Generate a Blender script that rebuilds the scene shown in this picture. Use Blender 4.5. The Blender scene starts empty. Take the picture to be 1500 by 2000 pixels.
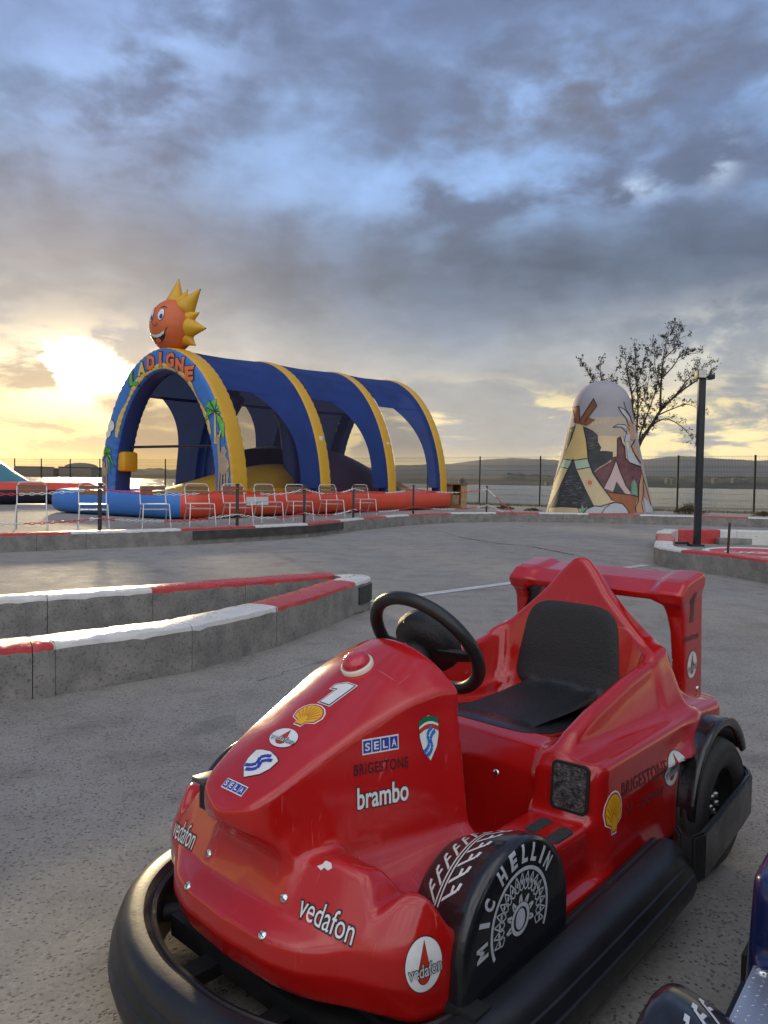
import bpy, bmesh, math, random
import numpy as np
from mathutils import Vector, Matrix
from mathutils.bvhtree import BVHTree
from mathutils.geometry import tessellate_polygon
R = math.radians
random.seed(7); np.random.seed(7)
S = bpy.context.scene
COL = S.collection

# ---------------------------------------------------------------- camera, sky, sun, exposure
CAM_H = 0.95; FPX = 1500.0; PITCH = R(-2.35); ROLL = R(0.9)
cf = Vector((0, math.cos(PITCH), math.sin(PITCH)))
cu0 = Vector((0, -math.sin(PITCH), math.cos(PITCH))); cr0 = Vector((1, 0, 0))
cr = cr0*math.cos(ROLL) + cu0*math.sin(ROLL)
cu = cu0*math.cos(ROLL) - cr0*math.sin(ROLL)
CC = Vector((0, 0, CAM_H))
cam_d = bpy.data.cameras.new('camera'); cam = bpy.data.objects.new('camera', cam_d); COL.objects.link(cam)
m = Matrix((cr, cu, -cf)).transposed().to_4x4(); m.translation = CC; cam.matrix_world = m
cam_d.sensor_fit = 'VERTICAL'; cam_d.sensor_height = 24; cam_d.lens = 24*FPX/2000.0
cam_d.clip_start = 0.02; cam_d.clip_end = 30000
S.camera = cam
S.render.resolution_x = 768; S.render.resolution_y = 1024

def ray(x, y): return cr*((x-750)/FPX) - cu*((y-1000)/FPX) + cf
def G(x, y, z=0.0):                       # the point of the level plane z seen at a place of the photo
    r = ray(x, y); return CC + r*((z-CAM_H)/r.z)
def AT(x, y, d):                          # the point at depth d
    r = ray(x, y); return CC + r*(d/r.y)
def PX(P):
    d = Vector(P)-CC; z = d.dot(cf); return Vector((750+FPX*d.dot(cr)/z, 1000-FPX*d.dot(cu)/z))
def HZ(x): return 938.4 + (x-750)*0.0157

S.view_settings.view_transform = 'Standard'; S.view_settings.look = 'None'
S.view_settings.exposure = 0.30; S.view_settings.gamma = 1.0
S.render.engine = 'CYCLES'
S.cycles.max_bounces = 8; S.cycles.transparent_max_bounces = 16
S.cycles.caustics_reflective = False; S.cycles.caustics_refractive = False

SUN_AZ = R(-20.5); SUN_EL = R(7.5)        # azimuth from +Y, negative = to the left of the view
sun_dir = Vector((math.sin(SUN_AZ)*math.cos(SUN_EL), math.cos(SUN_AZ)*math.cos(SUN_EL), math.sin(SUN_EL)))
sl = bpy.data.lights.new('sun', 'SUN'); so = bpy.data.objects.new('sun', sl); COL.objects.link(so)
sl.energy = 2.8; sl.angle = R(3.0); sl.color = (1.0, 0.78, 0.45)
so.rotation_euler = sun_dir.to_track_quat('Z', 'Y').to_euler()
W = bpy.data.worlds.new('World'); S.world = W; W.use_nodes = True
def build_sky():
    nt = W.node_tree; nt.nodes.clear(); N = nt.nodes; L = nt.links
    def nd(t, **k):
        n = N.new(t)
        for a, b in k.items(): setattr(n, a, b)
        return n
    def val(x):
        return x
    def put(sock, x):
        if isinstance(x, (int, float)): sock.default_value = x
        elif isinstance(x, tuple): sock.default_value = x
        else: L.new(x, sock)
    def M(op, a, b=0.0, c=0.0, clamp=False):
        n = nd('ShaderNodeMath', operation=op, use_clamp=clamp); put(n.inputs[0], a); put(n.inputs[1], b); put(n.inputs[2], c); return n.outputs[0]
    def sm(x, a, b):            # smoothstep a..b
        n = nd('ShaderNodeMapRange', interpolation_type='SMOOTHSTEP'); put(n.inputs[0], x); n.inputs[1].default_value = a; n.inputs[2].default_value = b; return n.outputs[0]
    def mix(f, a, b, mode='MIX'):
        n = nd('ShaderNodeMix', data_type='RGBA', blend_type=mode); n.clamp_factor = True
        put(n.inputs[0], f); put(n.inputs[6], a if not isinstance(a, tuple) else (*a, 1)); put(n.inputs[7], b if not isinstance(b, tuple) else (*b, 1)); return n.outputs[2]
    def ramp(x, pts):
        n = nd('ShaderNodeValToRGB'); e = n.color_ramp.elements
        while len(e) > 1: e.remove(e[0])
        e[0].position = pts[0][0]; e[0].color = (*pts[0][1], 1)
        for p, c in pts[1:]:
            q = e.new(p); q.color = (*c, 1)
        L.new(x, n.inputs[0]); return n.outputs[0]
    tc = nd('ShaderNodeTexCoord').outputs['Generated']
    sep = nd('ShaderNodeSeparateXYZ'); L.new(tc, sep.inputs[0]); dx, dy, dz = sep.outputs
    az = M('ARCTAN2', dx, dy)                                   # 0 ahead, + to the right
    hor = M('SQRT', M('ADD', M('MULTIPLY', dx, dx), M('MULTIPLY', dy, dy)))
    el = M('ARCTAN2', dz, hor)
    zc = M('ADD', M('MAXIMUM', dz, 0.0), 0.10)
    def comb(x, y, z=0.0):
        n = nd('ShaderNodeCombineXYZ'); put(n.inputs[0], x); put(n.inputs[1], y); put(n.inputs[2], z); return n.outputs[0]
    lay = comb(M('DIVIDE', dx, zc), M('DIVIDE', dy, zc))        # cloud layer seen in perspective
    def noise(v, sc, det=6, ro=0.55, dist=0.0, off=(0, 0, 0)):
        mp = nd('ShaderNodeMapping'); L.new(v, mp.inputs[0]); mp.inputs[1].default_value = off
        n = nd('ShaderNodeTexNoise', noise_dimensions='3D'); L.new(mp.outputs[0], n.inputs['Vector'])
        n.inputs['Scale'].default_value = sc; n.inputs['Detail'].default_value = det; n.inputs['Roughness'].default_value = ro; n.inputs['Distortion'].default_value = dist
        return n.outputs[0]
    ang = comb(M('MULTIPLY', az, 1.0), M('MULTIPLY', el, 2.2))  # flat bands near the horizon
    nC = noise(lay, 2.0, 3, 0.55, 0.2, (8.2, 0.3, 4.0))
    def lobe(a0, e0, sa, se, tilt=0.0):
        u = M('SUBTRACT', az, R(a0)); v = M('SUBTRACT', el, R(e0))
        if tilt: v = M('SUBTRACT', v, M('MULTIPLY', u, tilt))
        q = M('ADD', M('POWER', M('ABSOLUTE', M('DIVIDE', u, R(sa))), 2.0), M('POWER', M('ABSOLUTE', M('DIVIDE', v, R(se))), 2.0))
        return M('EXPONENT', M('MULTIPLY', q, -1.0))
    def nz(x, a): return M('MULTIPLY', M('SUBTRACT', x, 0.5), a)
    # clear air between the clouds
    sky = nd('ShaderNodeTexSky', sky_type='NISHITA'); sky.sun_disc = False; sky.sun_elevation = SUN_EL; sky.sun_rotation = SUN_AZ
    sky.air_density = 1.0; sky.dust_density = 1.5
    clear = mix(1.0, sky.outputs[0], (0.10, 0.10, 0.10), 'MULTIPLY')
    # cloud deck: tone by height, bands wobbling with the noise
    puff = noise(comb(M('MULTIPLY', az, 1.0), M('MULTIPLY', el, 1.9)), 4.3, 7, 0.50, 0.25, (2.3, 4.1, 0.0))
    puff2 = noise(comb(M('MULTIPLY', az, 1.0), M('MULTIPLY', el, 1.7)), 2.1, 4, 0.45, 0.2, (5.2, 8.3, 1.0))
    fine = noise(comb(M('MULTIPLY', az, 1.0), M('MULTIPLY', el, 1.8)), 11.0, 6, 0.55, 0.2, (0.7, 2.1, 6.0))
    t = M('ADD', M('MULTIPLY', el, 1.0/R(60)), M('ADD', nz(puff, 0.16), nz(puff2, 0.10)))
    base = ramp(t, [
        (0.00, (0.62, 0.48, 0.24)), (0.05, (0.52, 0.46, 0.36)), (0.10, (0.38, 0.38, 0.39)), (0.15, (0.36, 0.385, 0.42)),
        (0.20, (0.27, 0.31, 0.38)), (0.26, (0.165, 0.205, 0.28)), (0.32, (0.155, 0.215, 0.32)), (0.38, (0.25, 0.38, 0.60)),
        (0.44, (0.29, 0.42, 0.65)), (0.50, (0.22, 0.30, 0.47)), (0.60, (0.165, 0.205, 0.33)), (0.78, (0.17, 0.215, 0.37)), (1.0, (0.24, 0.30, 0.48))])
    up = sm(el, R(8), R(18))
    mk = M('ADD', M('ADD', puff, nz(fine, 0.22)), nz(puff2, 0.55))
    c = mix(M('MULTIPLY', sm(mk, 0.66, 0.40), M('MULTIPLY', up, 0.85)), base, (0.130, 0.160, 0.250))
    c = mix(M('MULTIPLY', sm(mk, 0.52, 0.78), M('MULTIPLY', up, 0.70)), c, (0.26, 0.345, 0.58))
    # blue, lighter gap band and its bright breaks
    c = mix(M('MULTIPLY', M('MULTIPLY', lobe(7, 20.3, 24, 2.6), sm(M('ADD', puff, nz(fine, .5)), 0.36, 0.58)), 0.80), c, (0.31, 0.48, 0.78))
    c = mix(M('MULTIPLY', M('MULTIPLY', M('ADD', lobe(22.8, 20.8, 1.2, 1.3), lobe(17.5, 19.8, 1.8, .7)), sm(fine, 0.44, 0.60)), 0.6), c, (0.66, 0.78, 0.93))
    c = mix(M('MULTIPLY', lobe(-17, 26, 8, 4.0, 0.5), M('MULTIPLY', sm(fine, 0.35, 0.62), 0.75)), c, (0.36, 0.50, 0.78))
    c = mix(M('MULTIPLY', lobe(2, 33, 9, 5.0), M('MULTIPLY', sm(puff2, 0.35, 0.6), 0.6)), c, (0.24, 0.34, 0.60))
    # the dark belts
    belt = M('MULTIPLY', lobe(8, 14.6, 26, 2.6, 0.03), sm(M('ADD', puff, nz(fine, 0.35)), 0.62, 0.36))
    c = mix(M('MULTIPLY', lobe(10, 14.6, 30, 3.0, 0.02), 0.75), c, (0.105, 0.142, 0.210))
    c = mix(M('MULTIPLY', belt, 0.8), c, (0.078, 0.104, 0.155))
    c = mix(M('MULTIPLY', lobe(14, 25.5, 11, 3.6, 0.1), M('MULTIPLY', sm(fine, 0.68, 0.36), 0.85)), c, (0.165, 0.165, 0.205))
    # warm grey veil to the left
    c = mix(M('MULTIPLY', lobe(-28, 13, 12, 6.5), 0.5), c, (0.36, 0.345, 0.35))
    # low bands: cream on the right, gold on the left, broken by flat grey clouds
    strat = noise(comb(M('MULTIPLY', az, 2.4), M('MULTIPLY', el, 11.0)), 2.0, 8, 0.60, 0.5, (0.0, 3.0, 1.0))
    left = sm(az, R(2), R(-16))
    cream = mix(left, (1.0, 0.82, 0.42), (0.98, 0.74, 0.32))
    low = M('MULTIPLY', M('SUBTRACT', 1.0, sm(el, R(4.2), R(8.6))), sm(M('ADD', strat, nz(fine, .35)), 0.44, 0.53))
    c = mix(low, c, cream)
    gw = M('MULTIPLY', M('SUBTRACT', 1.0, sm(el, R(6.5), R(10))), sm(M('ADD', strat, nz(fine, .2)), 0.56, 0.44))
    c = mix(M('MULTIPLY', gw, 0.85), c, mix(left, (0.33, 0.34, 0.36), (0.38, 0.32, 0.25)))
    hzn = M('MULTIPLY', M('SUBTRACT', 1.0, sm(el, R(0.8), R(2.8))), 0.75)
    c = mix(hzn, c, mix(left, (1.0, 0.80, 0.40), (1.0, 0.70, 0.22)))
    c = mix(M('MULTIPLY', lobe(24, 9.0, 6.0, 2.6), M('MULTIPLY', sm(fine, 0.42, 0.60), 0.7)), c, (0.85, 0.80, 0.66))
    fine2 = noise(comb(M('MULTIPLY', az, 1.0), M('MULTIPLY', el, 2.4)), 22.0, 5, 0.6, 0.3, (3.7, 0.1, 2.0))
    gain = M('ADD', 0.94, M('ADD', nz(fine, 0.45), nz(fine2, 0.28)))
    hb = sm(el, R(10), R(26))
    gc = comb(M('MULTIPLY', gain, M('SUBTRACT', 1.0, M('MULTIPLY', hb, .07))), gain, M('MULTIPLY', gain, M('ADD', 1.0, M('MULTIPLY', hb, .10))))
    c = mix(1.0, c, gc, 'MULTIPLY')
    # the break round the sun
    g1 = lobe(-23, 5.2, 10, 4.8); g2 = lobe(-21, 7.0, 5.0, 2.2)
    c = mix(M('MULTIPLY', g1, M('MULTIPLY', sm(M('ADD', strat, nz(fine, .8)), 0.42, 0.64), 0.62)), c, (1.0, 0.80, 0.46))
    br = M('MULTIPLY', g2, sm(M('ADD', fine, nz(strat, 0.6)), 0.40, 0.56))
    c = mix(1.0, c, mix(M('MULTIPLY', br, 1.0), (0.0, 0.0, 0.0), (1.8, 1.4, 0.75)), 'ADD')
    core = lobe(-20.9, 7.7, 3.3, 1.5, -0.30); core2 = lobe(-21.6, 6.6, 2.2, 1.9)
    c = mix(1.0, c, mix(sm(M('ADD', M('ADD', core, M('MULTIPLY', core2, .7)), M('ADD', nz(fine2, 1.1), nz(strat, 1.0))), 0.36, 1.0), (0.0, 0.0, 0.0), (5.0, 4.5, 3.4)), 'ADD')
    # high and behind the camera the deck is thinner and much brighter
    back = sm(M('ADD', M('MULTIPLY', dy, -0.8), M('MULTIPLY', dz, 0.75)), 0.45, 0.95)
    c = mix(back, c, mix(sm(nC, 0.38, 0.62), (0.45, 0.55, 0.75), (1.5, 1.47, 1.42)))
    c = mix(0.06, c, clear)
    # ground side of the sphere
    c = mix(sm(dz, 0.0, -0.02), c, (0.25, 0.23, 0.2))
    bg = nd('ShaderNodeBackground'); L.new(c, bg.inputs[0]); bg.inputs[1].default_value = 1.0
    out = nd('ShaderNodeOutputWorld'); L.new(bg.outputs[0], out.inputs[0])
build_sky()
W.cycles.sampling_method = 'MANUAL'; W.cycles.sample_map_resolution = 1024
# ---------------------------------------------------------------- object helpers
def link(o, parent=None):
    COL.objects.link(o)
    if parent is not None: o.parent = parent
    return o
def empty(name, loc=(0, 0, 0), rz=0.0):
    o = bpy.data.objects.new(name, None); o.location = loc; o.rotation_euler = (0, 0, rz); o.empty_display_size = 0.1
    return link(o)
def tag(o, label=None, cat=None, group=None, kind=None):
    if label: o['label'] = label
    if cat: o['category'] = cat
    if group: o['group'] = group
    if kind: o['kind'] = kind
    return o
def copy_tree(o, parent=None):
    c = o.copy(); COL.objects.link(c); c.parent = parent
    for ch in list(o.children): copy_tree(ch, c)
    return c
def obj(name, verts, faces, mats, parent=None, smooth=False, fm=None, edges=()):
    me = bpy.data.meshes.new(name); me.from_pydata([tuple(v) for v in verts], list(edges), faces)
    for m_ in (mats if isinstance(mats, (list, tuple)) else [mats]): me.materials.append(m_)
    if fm is not None: me.polygons.foreach_set('material_index', fm)
    if smooth: me.polygons.foreach_set('use_smooth', [True]*len(me.polygons))
    me.update()
    return link(bpy.data.objects.new(name, me), parent)
class MB:                                     # collects shapes for one mesh
    def __init__(s): s.v = []; s.f = []; s.m = []; s.sm = []
    def add(s, v, f, mi=0, sm=False):
        b = len(s.v); s.v += [tuple(q) for q in v]; s.f += [tuple(i+b for i in q) for q in f]; s.m += [mi]*len(f); s.sm += [sm]*len(f); return s
    def box(s, a, b, mi=0, M4=None):
        x0, y0, z0 = a; x1, y1, z1 = b
        v = [Vector(p) for p in ((x0,y0,z0),(x1,y0,z0),(x1,y1,z0),(x0,y1,z0),(x0,y0,z1),(x1,y0,z1),(x1,y1,z1),(x0,y1,z1))]
        if M4 is not None: v = [M4 @ p for p in v]
        return s.add(v, [(0,3,2,1),(4,5,6,7),(0,1,5,4),(1,2,6,5),(2,3,7,6),(3,0,4,7)], mi)
    def tube(s, pts, r, n=8, mi=0, closed=False, cap=True, sm=True):
        pts = [Vector(p) for p in pts]; k = len(pts); rr = r if isinstance(r, (list, tuple)) else [r]*k
        v = []; up = None
        for i, p in enumerate(pts):
            if closed: t = pts[(i+1) % k]-pts[i-1]
            else: t = pts[min(i+1, k-1)]-pts[max(i-1, 0)]
            t.normalize()
            if up is None:
                up = Vector((0, 0, 1)) if abs(t.z) < 0.9 else Vector((1, 0, 0))
            a = t.cross(up); 
            if a.length < 1e-5: a = t.cross(Vector((0, 1, 0)))
            a.normalize(); b = a.cross(t); up = b
            for j in range(n):
                w = 2*math.pi*j/n; v.append(p + a*(rr[i]*math.cos(w)) + b*(rr[i]*math.sin(w)))
        f = []
        for i in range(k if closed else k-1):
            for j in range(n):
                i2 = (i+1) % k; f.append((i*n+j, i*n+(j+1) % n, i2*n+(j+1) % n, i2*n+j))
        s.add(v, f, mi, sm)
        if cap and not closed: s.add(v[:n], [tuple(range(n))[::-1]], mi); s.add(v[-n:], [tuple(range(n))], mi)
        return s
    def lathe(s, prof, n=24, mi=0, M4=None, sm=True, a0=0.0, a1=2*math.pi):   # prof of (r, z) about z
        full = abs(a1-a0-2*math.pi) < 1e-6; cols = n if full else n+1; v = []
        for i in range(cols):
            w = a0+(a1-a0)*i/n
            for r_, z_ in prof: v.append(Vector((r_*math.cos(w), r_*math.sin(w), z_)))
        if M4 is not None: v = [M4 @ p for p in v]
        k = len(prof); f = []
        for i in range(n):
            i2 = (i+1) % cols
            for j in range(k-1): f.append((i*k+j, i2*k+j, i2*k+j+1, i*k+j+1))
        return s.add(v, f, mi, sm)
    def prism(s, poly, z0, z1, mi=0, M4=None):   # 2D outline (x, y) extruded in z
        n = len(poly); v = [Vector((p[0], p[1], z0)) for p in poly]+[Vector((p[0], p[1], z1)) for p in poly]
        if M4 is not None: v = [M4 @ p for p in v]
        f = [(i, (i+1) % n, n+(i+1) % n, n+i) for i in range(n)]+[tuple(range(n))[::-1], tuple(range(n, 2*n))]
        return s.add(v, f, mi)
    def build(s, name, mats, parent=None, bevel=0.0, seg=2):
        me = bpy.data.meshes.new(name); me.from_pydata(s.v, [], s.f)
        for m_ in (mats if isinstance(mats, (list, tuple)) else [mats]): me.materials.append(m_)
        me.polygons.foreach_set('material_index', s.m); me.polygons.foreach_set('use_smooth', s.sm); me.update()
        o = link(bpy.data.objects.new(name, me), parent)
        if bevel:
            bm = bmesh.new(); bm.from_mesh(me)
            bmesh.ops.remove_doubles(bm, verts=bm.verts, dist=1e-5)
            e = [q for q in bm.edges if len(q.link_faces) == 2 and q.calc_face_angle(0) > 0.6]
            bmesh.ops.bevel(bm, geom=e, offset=bevel, segments=seg, affect='EDGES', profile=0.5, clamp_overlap=True)
            bm.to_mesh(me); bm.free(); me.polygons.foreach_set('use_smooth', [True]*len(me.polygons)); me.update()
            try: me.set_sharp_from_angle(angle=R(35))
            except Exception: pass
        return o

# ---------------------------------------------------------------- materials
def mat(name, col, rough=0.6, metal=0.0, var=0.0, vscale=8.0, bump=0.0, bscale=40.0, spec=0.5, coat=0.0, emis=None, estr=0.0, col2=None, alpha=1.0, rvar=0.0, coords='Object', bdist=0.01, trans=0.0):
    m_ = bpy.data.materials.new(name); m_.use_nodes = True; nt = m_.node_tree; N = nt.nodes; L = nt.links
    p = N['Principled BSDF']; p.inputs['Roughness'].default_value = rough; p.inputs['Metallic'].default_value = metal
    p.inputs['Base Color'].default_value = (*col, 1); p.inputs['Specular IOR Level'].default_value = spec
    p.inputs['Coat Weight'].default_value = coat; p.inputs['Coat Roughness'].default_value = 0.08
    p.inputs['Transmission Weight'].default_value = trans
    if emis: p.inputs['Emission Color'].default_value = (*emis, 1); p.inputs['Emission Strength'].default_value = estr
    if alpha < 1: p.inputs['Alpha'].default_value = alpha
    tc = N.new('ShaderNodeTexCoord')
    def noise(sc, det=5, ro=0.6):
        n = N.new('ShaderNodeTexNoise'); n.inputs['Scale'].default_value = sc; n.inputs['Detail'].default_value = det; n.inputs['Roughness'].default_value = ro
        L.new(tc.outputs[coords], n.inputs['Vector']); return n
    if var or col2:
        n = noise(vscale); r = N.new('ShaderNodeValToRGB'); e = r.color_ramp.elements
        c2 = col2 or tuple(max(0, x*(1-var)) for x in col); c1 = col if col2 else tuple(min(1, x*(1+var)) for x in col)
        e[0].position = 0.32; e[0].color = (*c2, 1); e[1].position = 0.68; e[1].color = (*c1, 1)
        L.new(n.outputs[0], r.inputs[0]); L.new(r.outputs[0], p.inputs['Base Color'])
    if rvar:
        n = noise(vscale*1.7); q = N.new('ShaderNodeMapRange'); q.inputs[1].default_value = 0.3; q.inputs[2].default_value = 0.7
        q.inputs[3].default_value = max(0.02, rough-rvar); q.inputs[4].default_value = rough+rvar; L.new(n.outputs[0], q.inputs[0]); L.new(q.outputs[0], p.inputs['Roughness'])
    if bump:
        n = noise(bscale, 6, 0.65); b = N.new('ShaderNodeBump'); b.inputs['Strength'].default_value = bump; b.inputs['Distance'].default_value = bdist
        L.new(n.outputs[0], b.inputs['Height']); L.new(b.outputs[0], p.inputs['Normal'])
    return m_
MAT = {}

# ---------------------------------------------------------------- smooth solids: distance fields meshed by surface nets
def smin(a, b, k):
    if k <= 0: return np.minimum(a, b)
    h = np.maximum(k-np.abs(a-b), 0)/k; return np.minimum(a, b)-h*h*k*0.25
def smax(a, b, k): return -smin(-a, -b, k)
def poly2(px, pz, pts):                       # signed distance to a closed outline
    shp = np.broadcast(px, pz).shape; d = np.full(shp, 1e9, np.float32); s = np.ones(shp, np.float32); n = len(pts)
    for i in range(n):
        ax, az = pts[i]; bx, bz = pts[i-1]
        ex, ez = bx-ax, bz-az; wx, wz = px-ax, pz-az
        t = np.clip((wx*ex+wz*ez)/(ex*ex+ez*ez), 0, 1); qx = wx-ex*t; qz = wz-ez*t
        d = np.minimum(d, qx*qx+qz*qz)
        c1 = pz >= az; c2 = pz < bz; c3 = ex*wz > ez*wx
        s = np.where((c1 & c2 & c3) | (~c1 & ~c2 & ~c3), -s, s)
    return (s*np.sqrt(d)).astype(np.float32)
def box3(X, Y, Z, a, b, k=0.0):
    dx = np.maximum(a[0]-X, X-b[0]); dy = np.maximum(a[1]-Y, Y-b[1]); dz = np.maximum(a[2]-Z, Z-b[2])
    return smax(smax(dx, dy, k), dz, k)
def surface_net(D, o, h, iters=2):
    nx, ny, nz = D.shape; I = D < 0
    c = I[:-1, :-1, :-1].astype(np.int8)
    for a, b, d in ((1,0,0),(0,1,0),(0,0,1),(1,1,0),(1,0,1),(0,1,1),(1,1,1)):
        c = c+I[a:nx-1+a, b:ny-1+b, d:nz-1+d]
    act = (c > 0) & (c < 8); idx = np.argwhere(act); num = -np.ones(act.shape, np.int64); num[act] = np.arange(len(idx))
    P = np.zeros((len(idx), 3)); cnt = np.zeros(len(idx)); i, j, k = idx.T
    cor = [(a, b, d) for a in (0, 1) for b in (0, 1) for d in (0, 1)]
    for p in range(8):
        for q in range(p+1, 8):
            A, B = cor[p], cor[q]
            if sum(abs(x-y) for x, y in zip(A, B)) != 1: continue
            va = D[i+A[0], j+A[1], k+A[2]]; vb = D[i+B[0], j+B[1], k+B[2]]; mk = (va < 0) != (vb < 0)
            t = np.where(mk, va/np.where(mk, va-vb, 1), 0)
            for ax in range(3): P[:, ax] += np.where(mk, A[ax]+(B[ax]-A[ax])*t, 0)
            cnt += mk
    P = (P/cnt[:, None]+idx)*h+np.array(o)
    Q = []
    for ax in range(3):
        sl0 = [slice(1, -1)]*3; sl1 = [slice(1, -1)]*3; sl0[ax] = slice(0, -1); sl1[ax] = slice(1, None)
        a = I[tuple(sl0)]; b = I[tuple(sl1)]
        for flip, mk in ((False, a & ~b), (True, ~a & b)):
            e = np.argwhere(mk)
            off = np.ones(3, int); off[ax] = 0; e = e+off
            u, w = [(1, 2), (2, 0), (0, 1)][ax]
            def cell(du, dw):
                g = e.copy(); g[:, u] -= du; g[:, w] -= dw; return num[g[:, 0], g[:, 1], g[:, 2]]
            q = np.stack([cell(0, 0), cell(1, 0), cell(1, 1), cell(0, 1)], 1)
            if flip: q = q[:, ::-1]
            Q.append(q)
    Q = np.concatenate(Q)
    for _ in range(iters):
        s = np.zeros_like(P); n = np.zeros(len(P))
        for a in range(4):
            b = Q[:, (a+1) % 4]; np.add.at(s, Q[:, a], P[b]); np.add.at(n, Q[:, a], 1); np.add.at(s, b, P[Q[:, a]]); np.add.at(n, b, 1)
        P = P*0.4+(s/np.maximum(n, 1)[:, None])*0.6
    return P, Q
def sdf_obj(name, fn, lo, hi, h, mats, parent=None, iters=2, mirror=True):
    # fn(X, Y, Z) with Y >= 0 when mirrored
    xs = np.arange(lo[0], hi[0]+h, h, dtype=np.float32); zs = np.arange(lo[2], hi[2]+h, h, dtype=np.float32)
    ys = (np.arange(int(hi[1]/h)+2, dtype=np.float32)+0.5)*h if mirror else np.arange(lo[1], hi[1]+h, h, dtype=np.float32)
    D = fn(xs[:, None, None], ys[None, :, None], zs[None, None, :])
    D = np.ascontiguousarray(np.broadcast_to(D, (len(xs), len(ys), len(zs)))).astype(np.float32)
    y0 = ys[0]
    if mirror: D = np.concatenate([D[:, ::-1], D], 1); y0 = -ys[-1]
    P, Q = surface_net(D, (xs[0], y0, zs[0]), h, iters)
    me = bpy.data.meshes.new(name); me.vertices.add(len(P)); me.vertices.foreach_set('co', P.astype(np.float32).ravel())
    me.loops.add(len(Q)*4); me.loops.foreach_set('vertex_index', Q.astype(np.int32).ravel())
    me.polygons.add(len(Q)); me.polygons.foreach_set('loop_start', np.arange(0, len(Q)*4, 4, dtype=np.int32))
    me.polygons.foreach_set('use_smooth', np.ones(len(Q), bool)); me.update(calc_edges=True); me.validate()
    for m_ in (mats if isinstance(mats, (list, tuple)) else [mats]): me.materials.append(m_)
    return link(bpy.data.objects.new(name, me), parent)
def lerp(x, xs, ys, w=0.0):
    if w <= 0: return np.interp(x, xs, ys).astype(np.float32)
    return (sum(np.interp(x+w*q, xs, ys)*g for q, g in ((-1, .1), (-.6, .2), (-.2, .2), (.2, .2), (.6, .2), (1, .1)))).astype(np.float32)
# ---------------------------------------------------------------- the red ride kart
KO = Vector((0.4967, 2.072, 0.0)); KYAW = R(43)
KFX = Vector((-math.sin(KYAW), -math.cos(KYAW), 0)); KFY = Vector((math.cos(KYAW), -math.sin(KYAW), 0))
KM = Matrix((KFX, KFY, Vector((0, 0, 1)))).transposed().to_4x4(); KM.translation = KO
KI = KM.inverted()
def KB(x, y, ax, v):                      # photo place -> kart coordinates on the plane ax = v
    c = KI @ CC; d = KI.to_3x3() @ ray(x, y); i = 'xyz'.index(ax); return c + d*((v-c[i])/d[i])

MAT['red'] = mat('red_gelcoat', (0.45, 0.008, 0.007), 0.18, var=0.08, vscale=5, bump=0.04, bscale=9, coat=0.6, rvar=0.08, bdist=0.02)

def wear(m_, dust, amt):
    nt = m_.node_tree; N = nt.nodes; L = nt.links; p = N['Principled BSDF']; src = p.inputs['Base Color'].links[0].from_socket; tc = [n for n in N if n.type == 'TEX_COORD'][0]
    for rot, sc, thr in (((.3, .5, .2), (260, 9, 14), .70), ((1.1, .2, 1.4), (14, 300, 12), .71)):
        mp = N.new('ShaderNodeMapping'); mp.inputs['Rotation'].default_value = rot; mp.inputs['Scale'].default_value = sc; L.new(tc.outputs['Object'], mp.inputs[0])
        n = N.new('ShaderNodeTexNoise'); n.inputs['Scale'].default_value = 1.0; n.inputs['Detail'].default_value = 3; L.new(mp.outputs[0], n.inputs[0])
        r = N.new('ShaderNodeMapRange'); r.inputs[1].default_value = thr; r.inputs[2].default_value = thr+.05; r.inputs[4].default_value = amt; L.new(n.outputs[0], r.inputs[0])
        x = N.new('ShaderNodeMix'); x.data_type = 'RGBA'; L.new(r.outputs[0], x.inputs[0]); L.new(src, x.inputs[6]); x.inputs[7].default_value = (*dust, 1); src = x.outputs[2]
    n = N.new('ShaderNodeTexNoise'); n.inputs['Scale'].default_value = 55; n.inputs['Detail'].default_value = 5; n.inputs['Roughness'].default_value = .7; L.new(tc.outputs['Object'], n.inputs[0])
    r = N.new('ShaderNodeMapRange'); r.inputs[1].default_value = .68; r.inputs[2].default_value = .74; r.inputs[4].default_value = .55; L.new(n.outputs[0], r.inputs[0])
    x = N.new('ShaderNodeMix'); x.data_type = 'RGBA'; L.new(r.outputs[0], x.inputs[0]); L.new(src, x.inputs[6]); x.inputs[7].default_value = (.05, .012, .012, 1); L.new(x.outputs[2], p.inputs['Base Color'])
wear(MAT['red'], (.62, .22, .20), .35)
MAT['black_gel'] = mat('black_gelcoat', (0.012, 0.012, 0.014), 0.22, coat=0.4, rvar=0.08, bump=0.05, bscale=9)
MAT['rubber'] = mat('bumper_rubber', (0.013, 0.013, 0.015), 0.38, var=0.25, vscale=14, rvar=0.08, bump=0.05, bscale=140)
MAT['tyre'] = mat('tyre_rubber', (0.030, 0.028, 0.027), 0.75, var=0.35, vscale=12, bump=0.3, bscale=90)
MAT['plastic'] = mat('black_plastic', (0.015, 0.015, 0.016), 0.35, rvar=0.1, bump=0.1, bscale=60)
MAT['vinyl'] = mat('black_vinyl', (0.014, 0.014, 0.015), 0.42, bump=0.30, bscale=170, rvar=0.08)
MAT['vinyl2'] = mat('worn_vinyl', (.016, .016, .019), 0.30, bump=0.08, bscale=120, rvar=0.1)
MAT['steel'] = mat('dull_steel', (0.42, 0.41, 0.40), 0.38, metal=1.0, var=0.2, vscale=30)
MAT['dsteel'] = mat('dark_steel', (.14, .14, .14), 0.4, metal=.8, var=.2, vscale=30)
MAT['chrome'] = mat('bright_steel', (0.75, 0.74, 0.72), 0.18, metal=1.0, var=0.1, vscale=60)
MAT['dark'] = mat('chassis_black', (0.012, 0.012, 0.012), 0.6, var=0.4, vscale=20)
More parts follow.
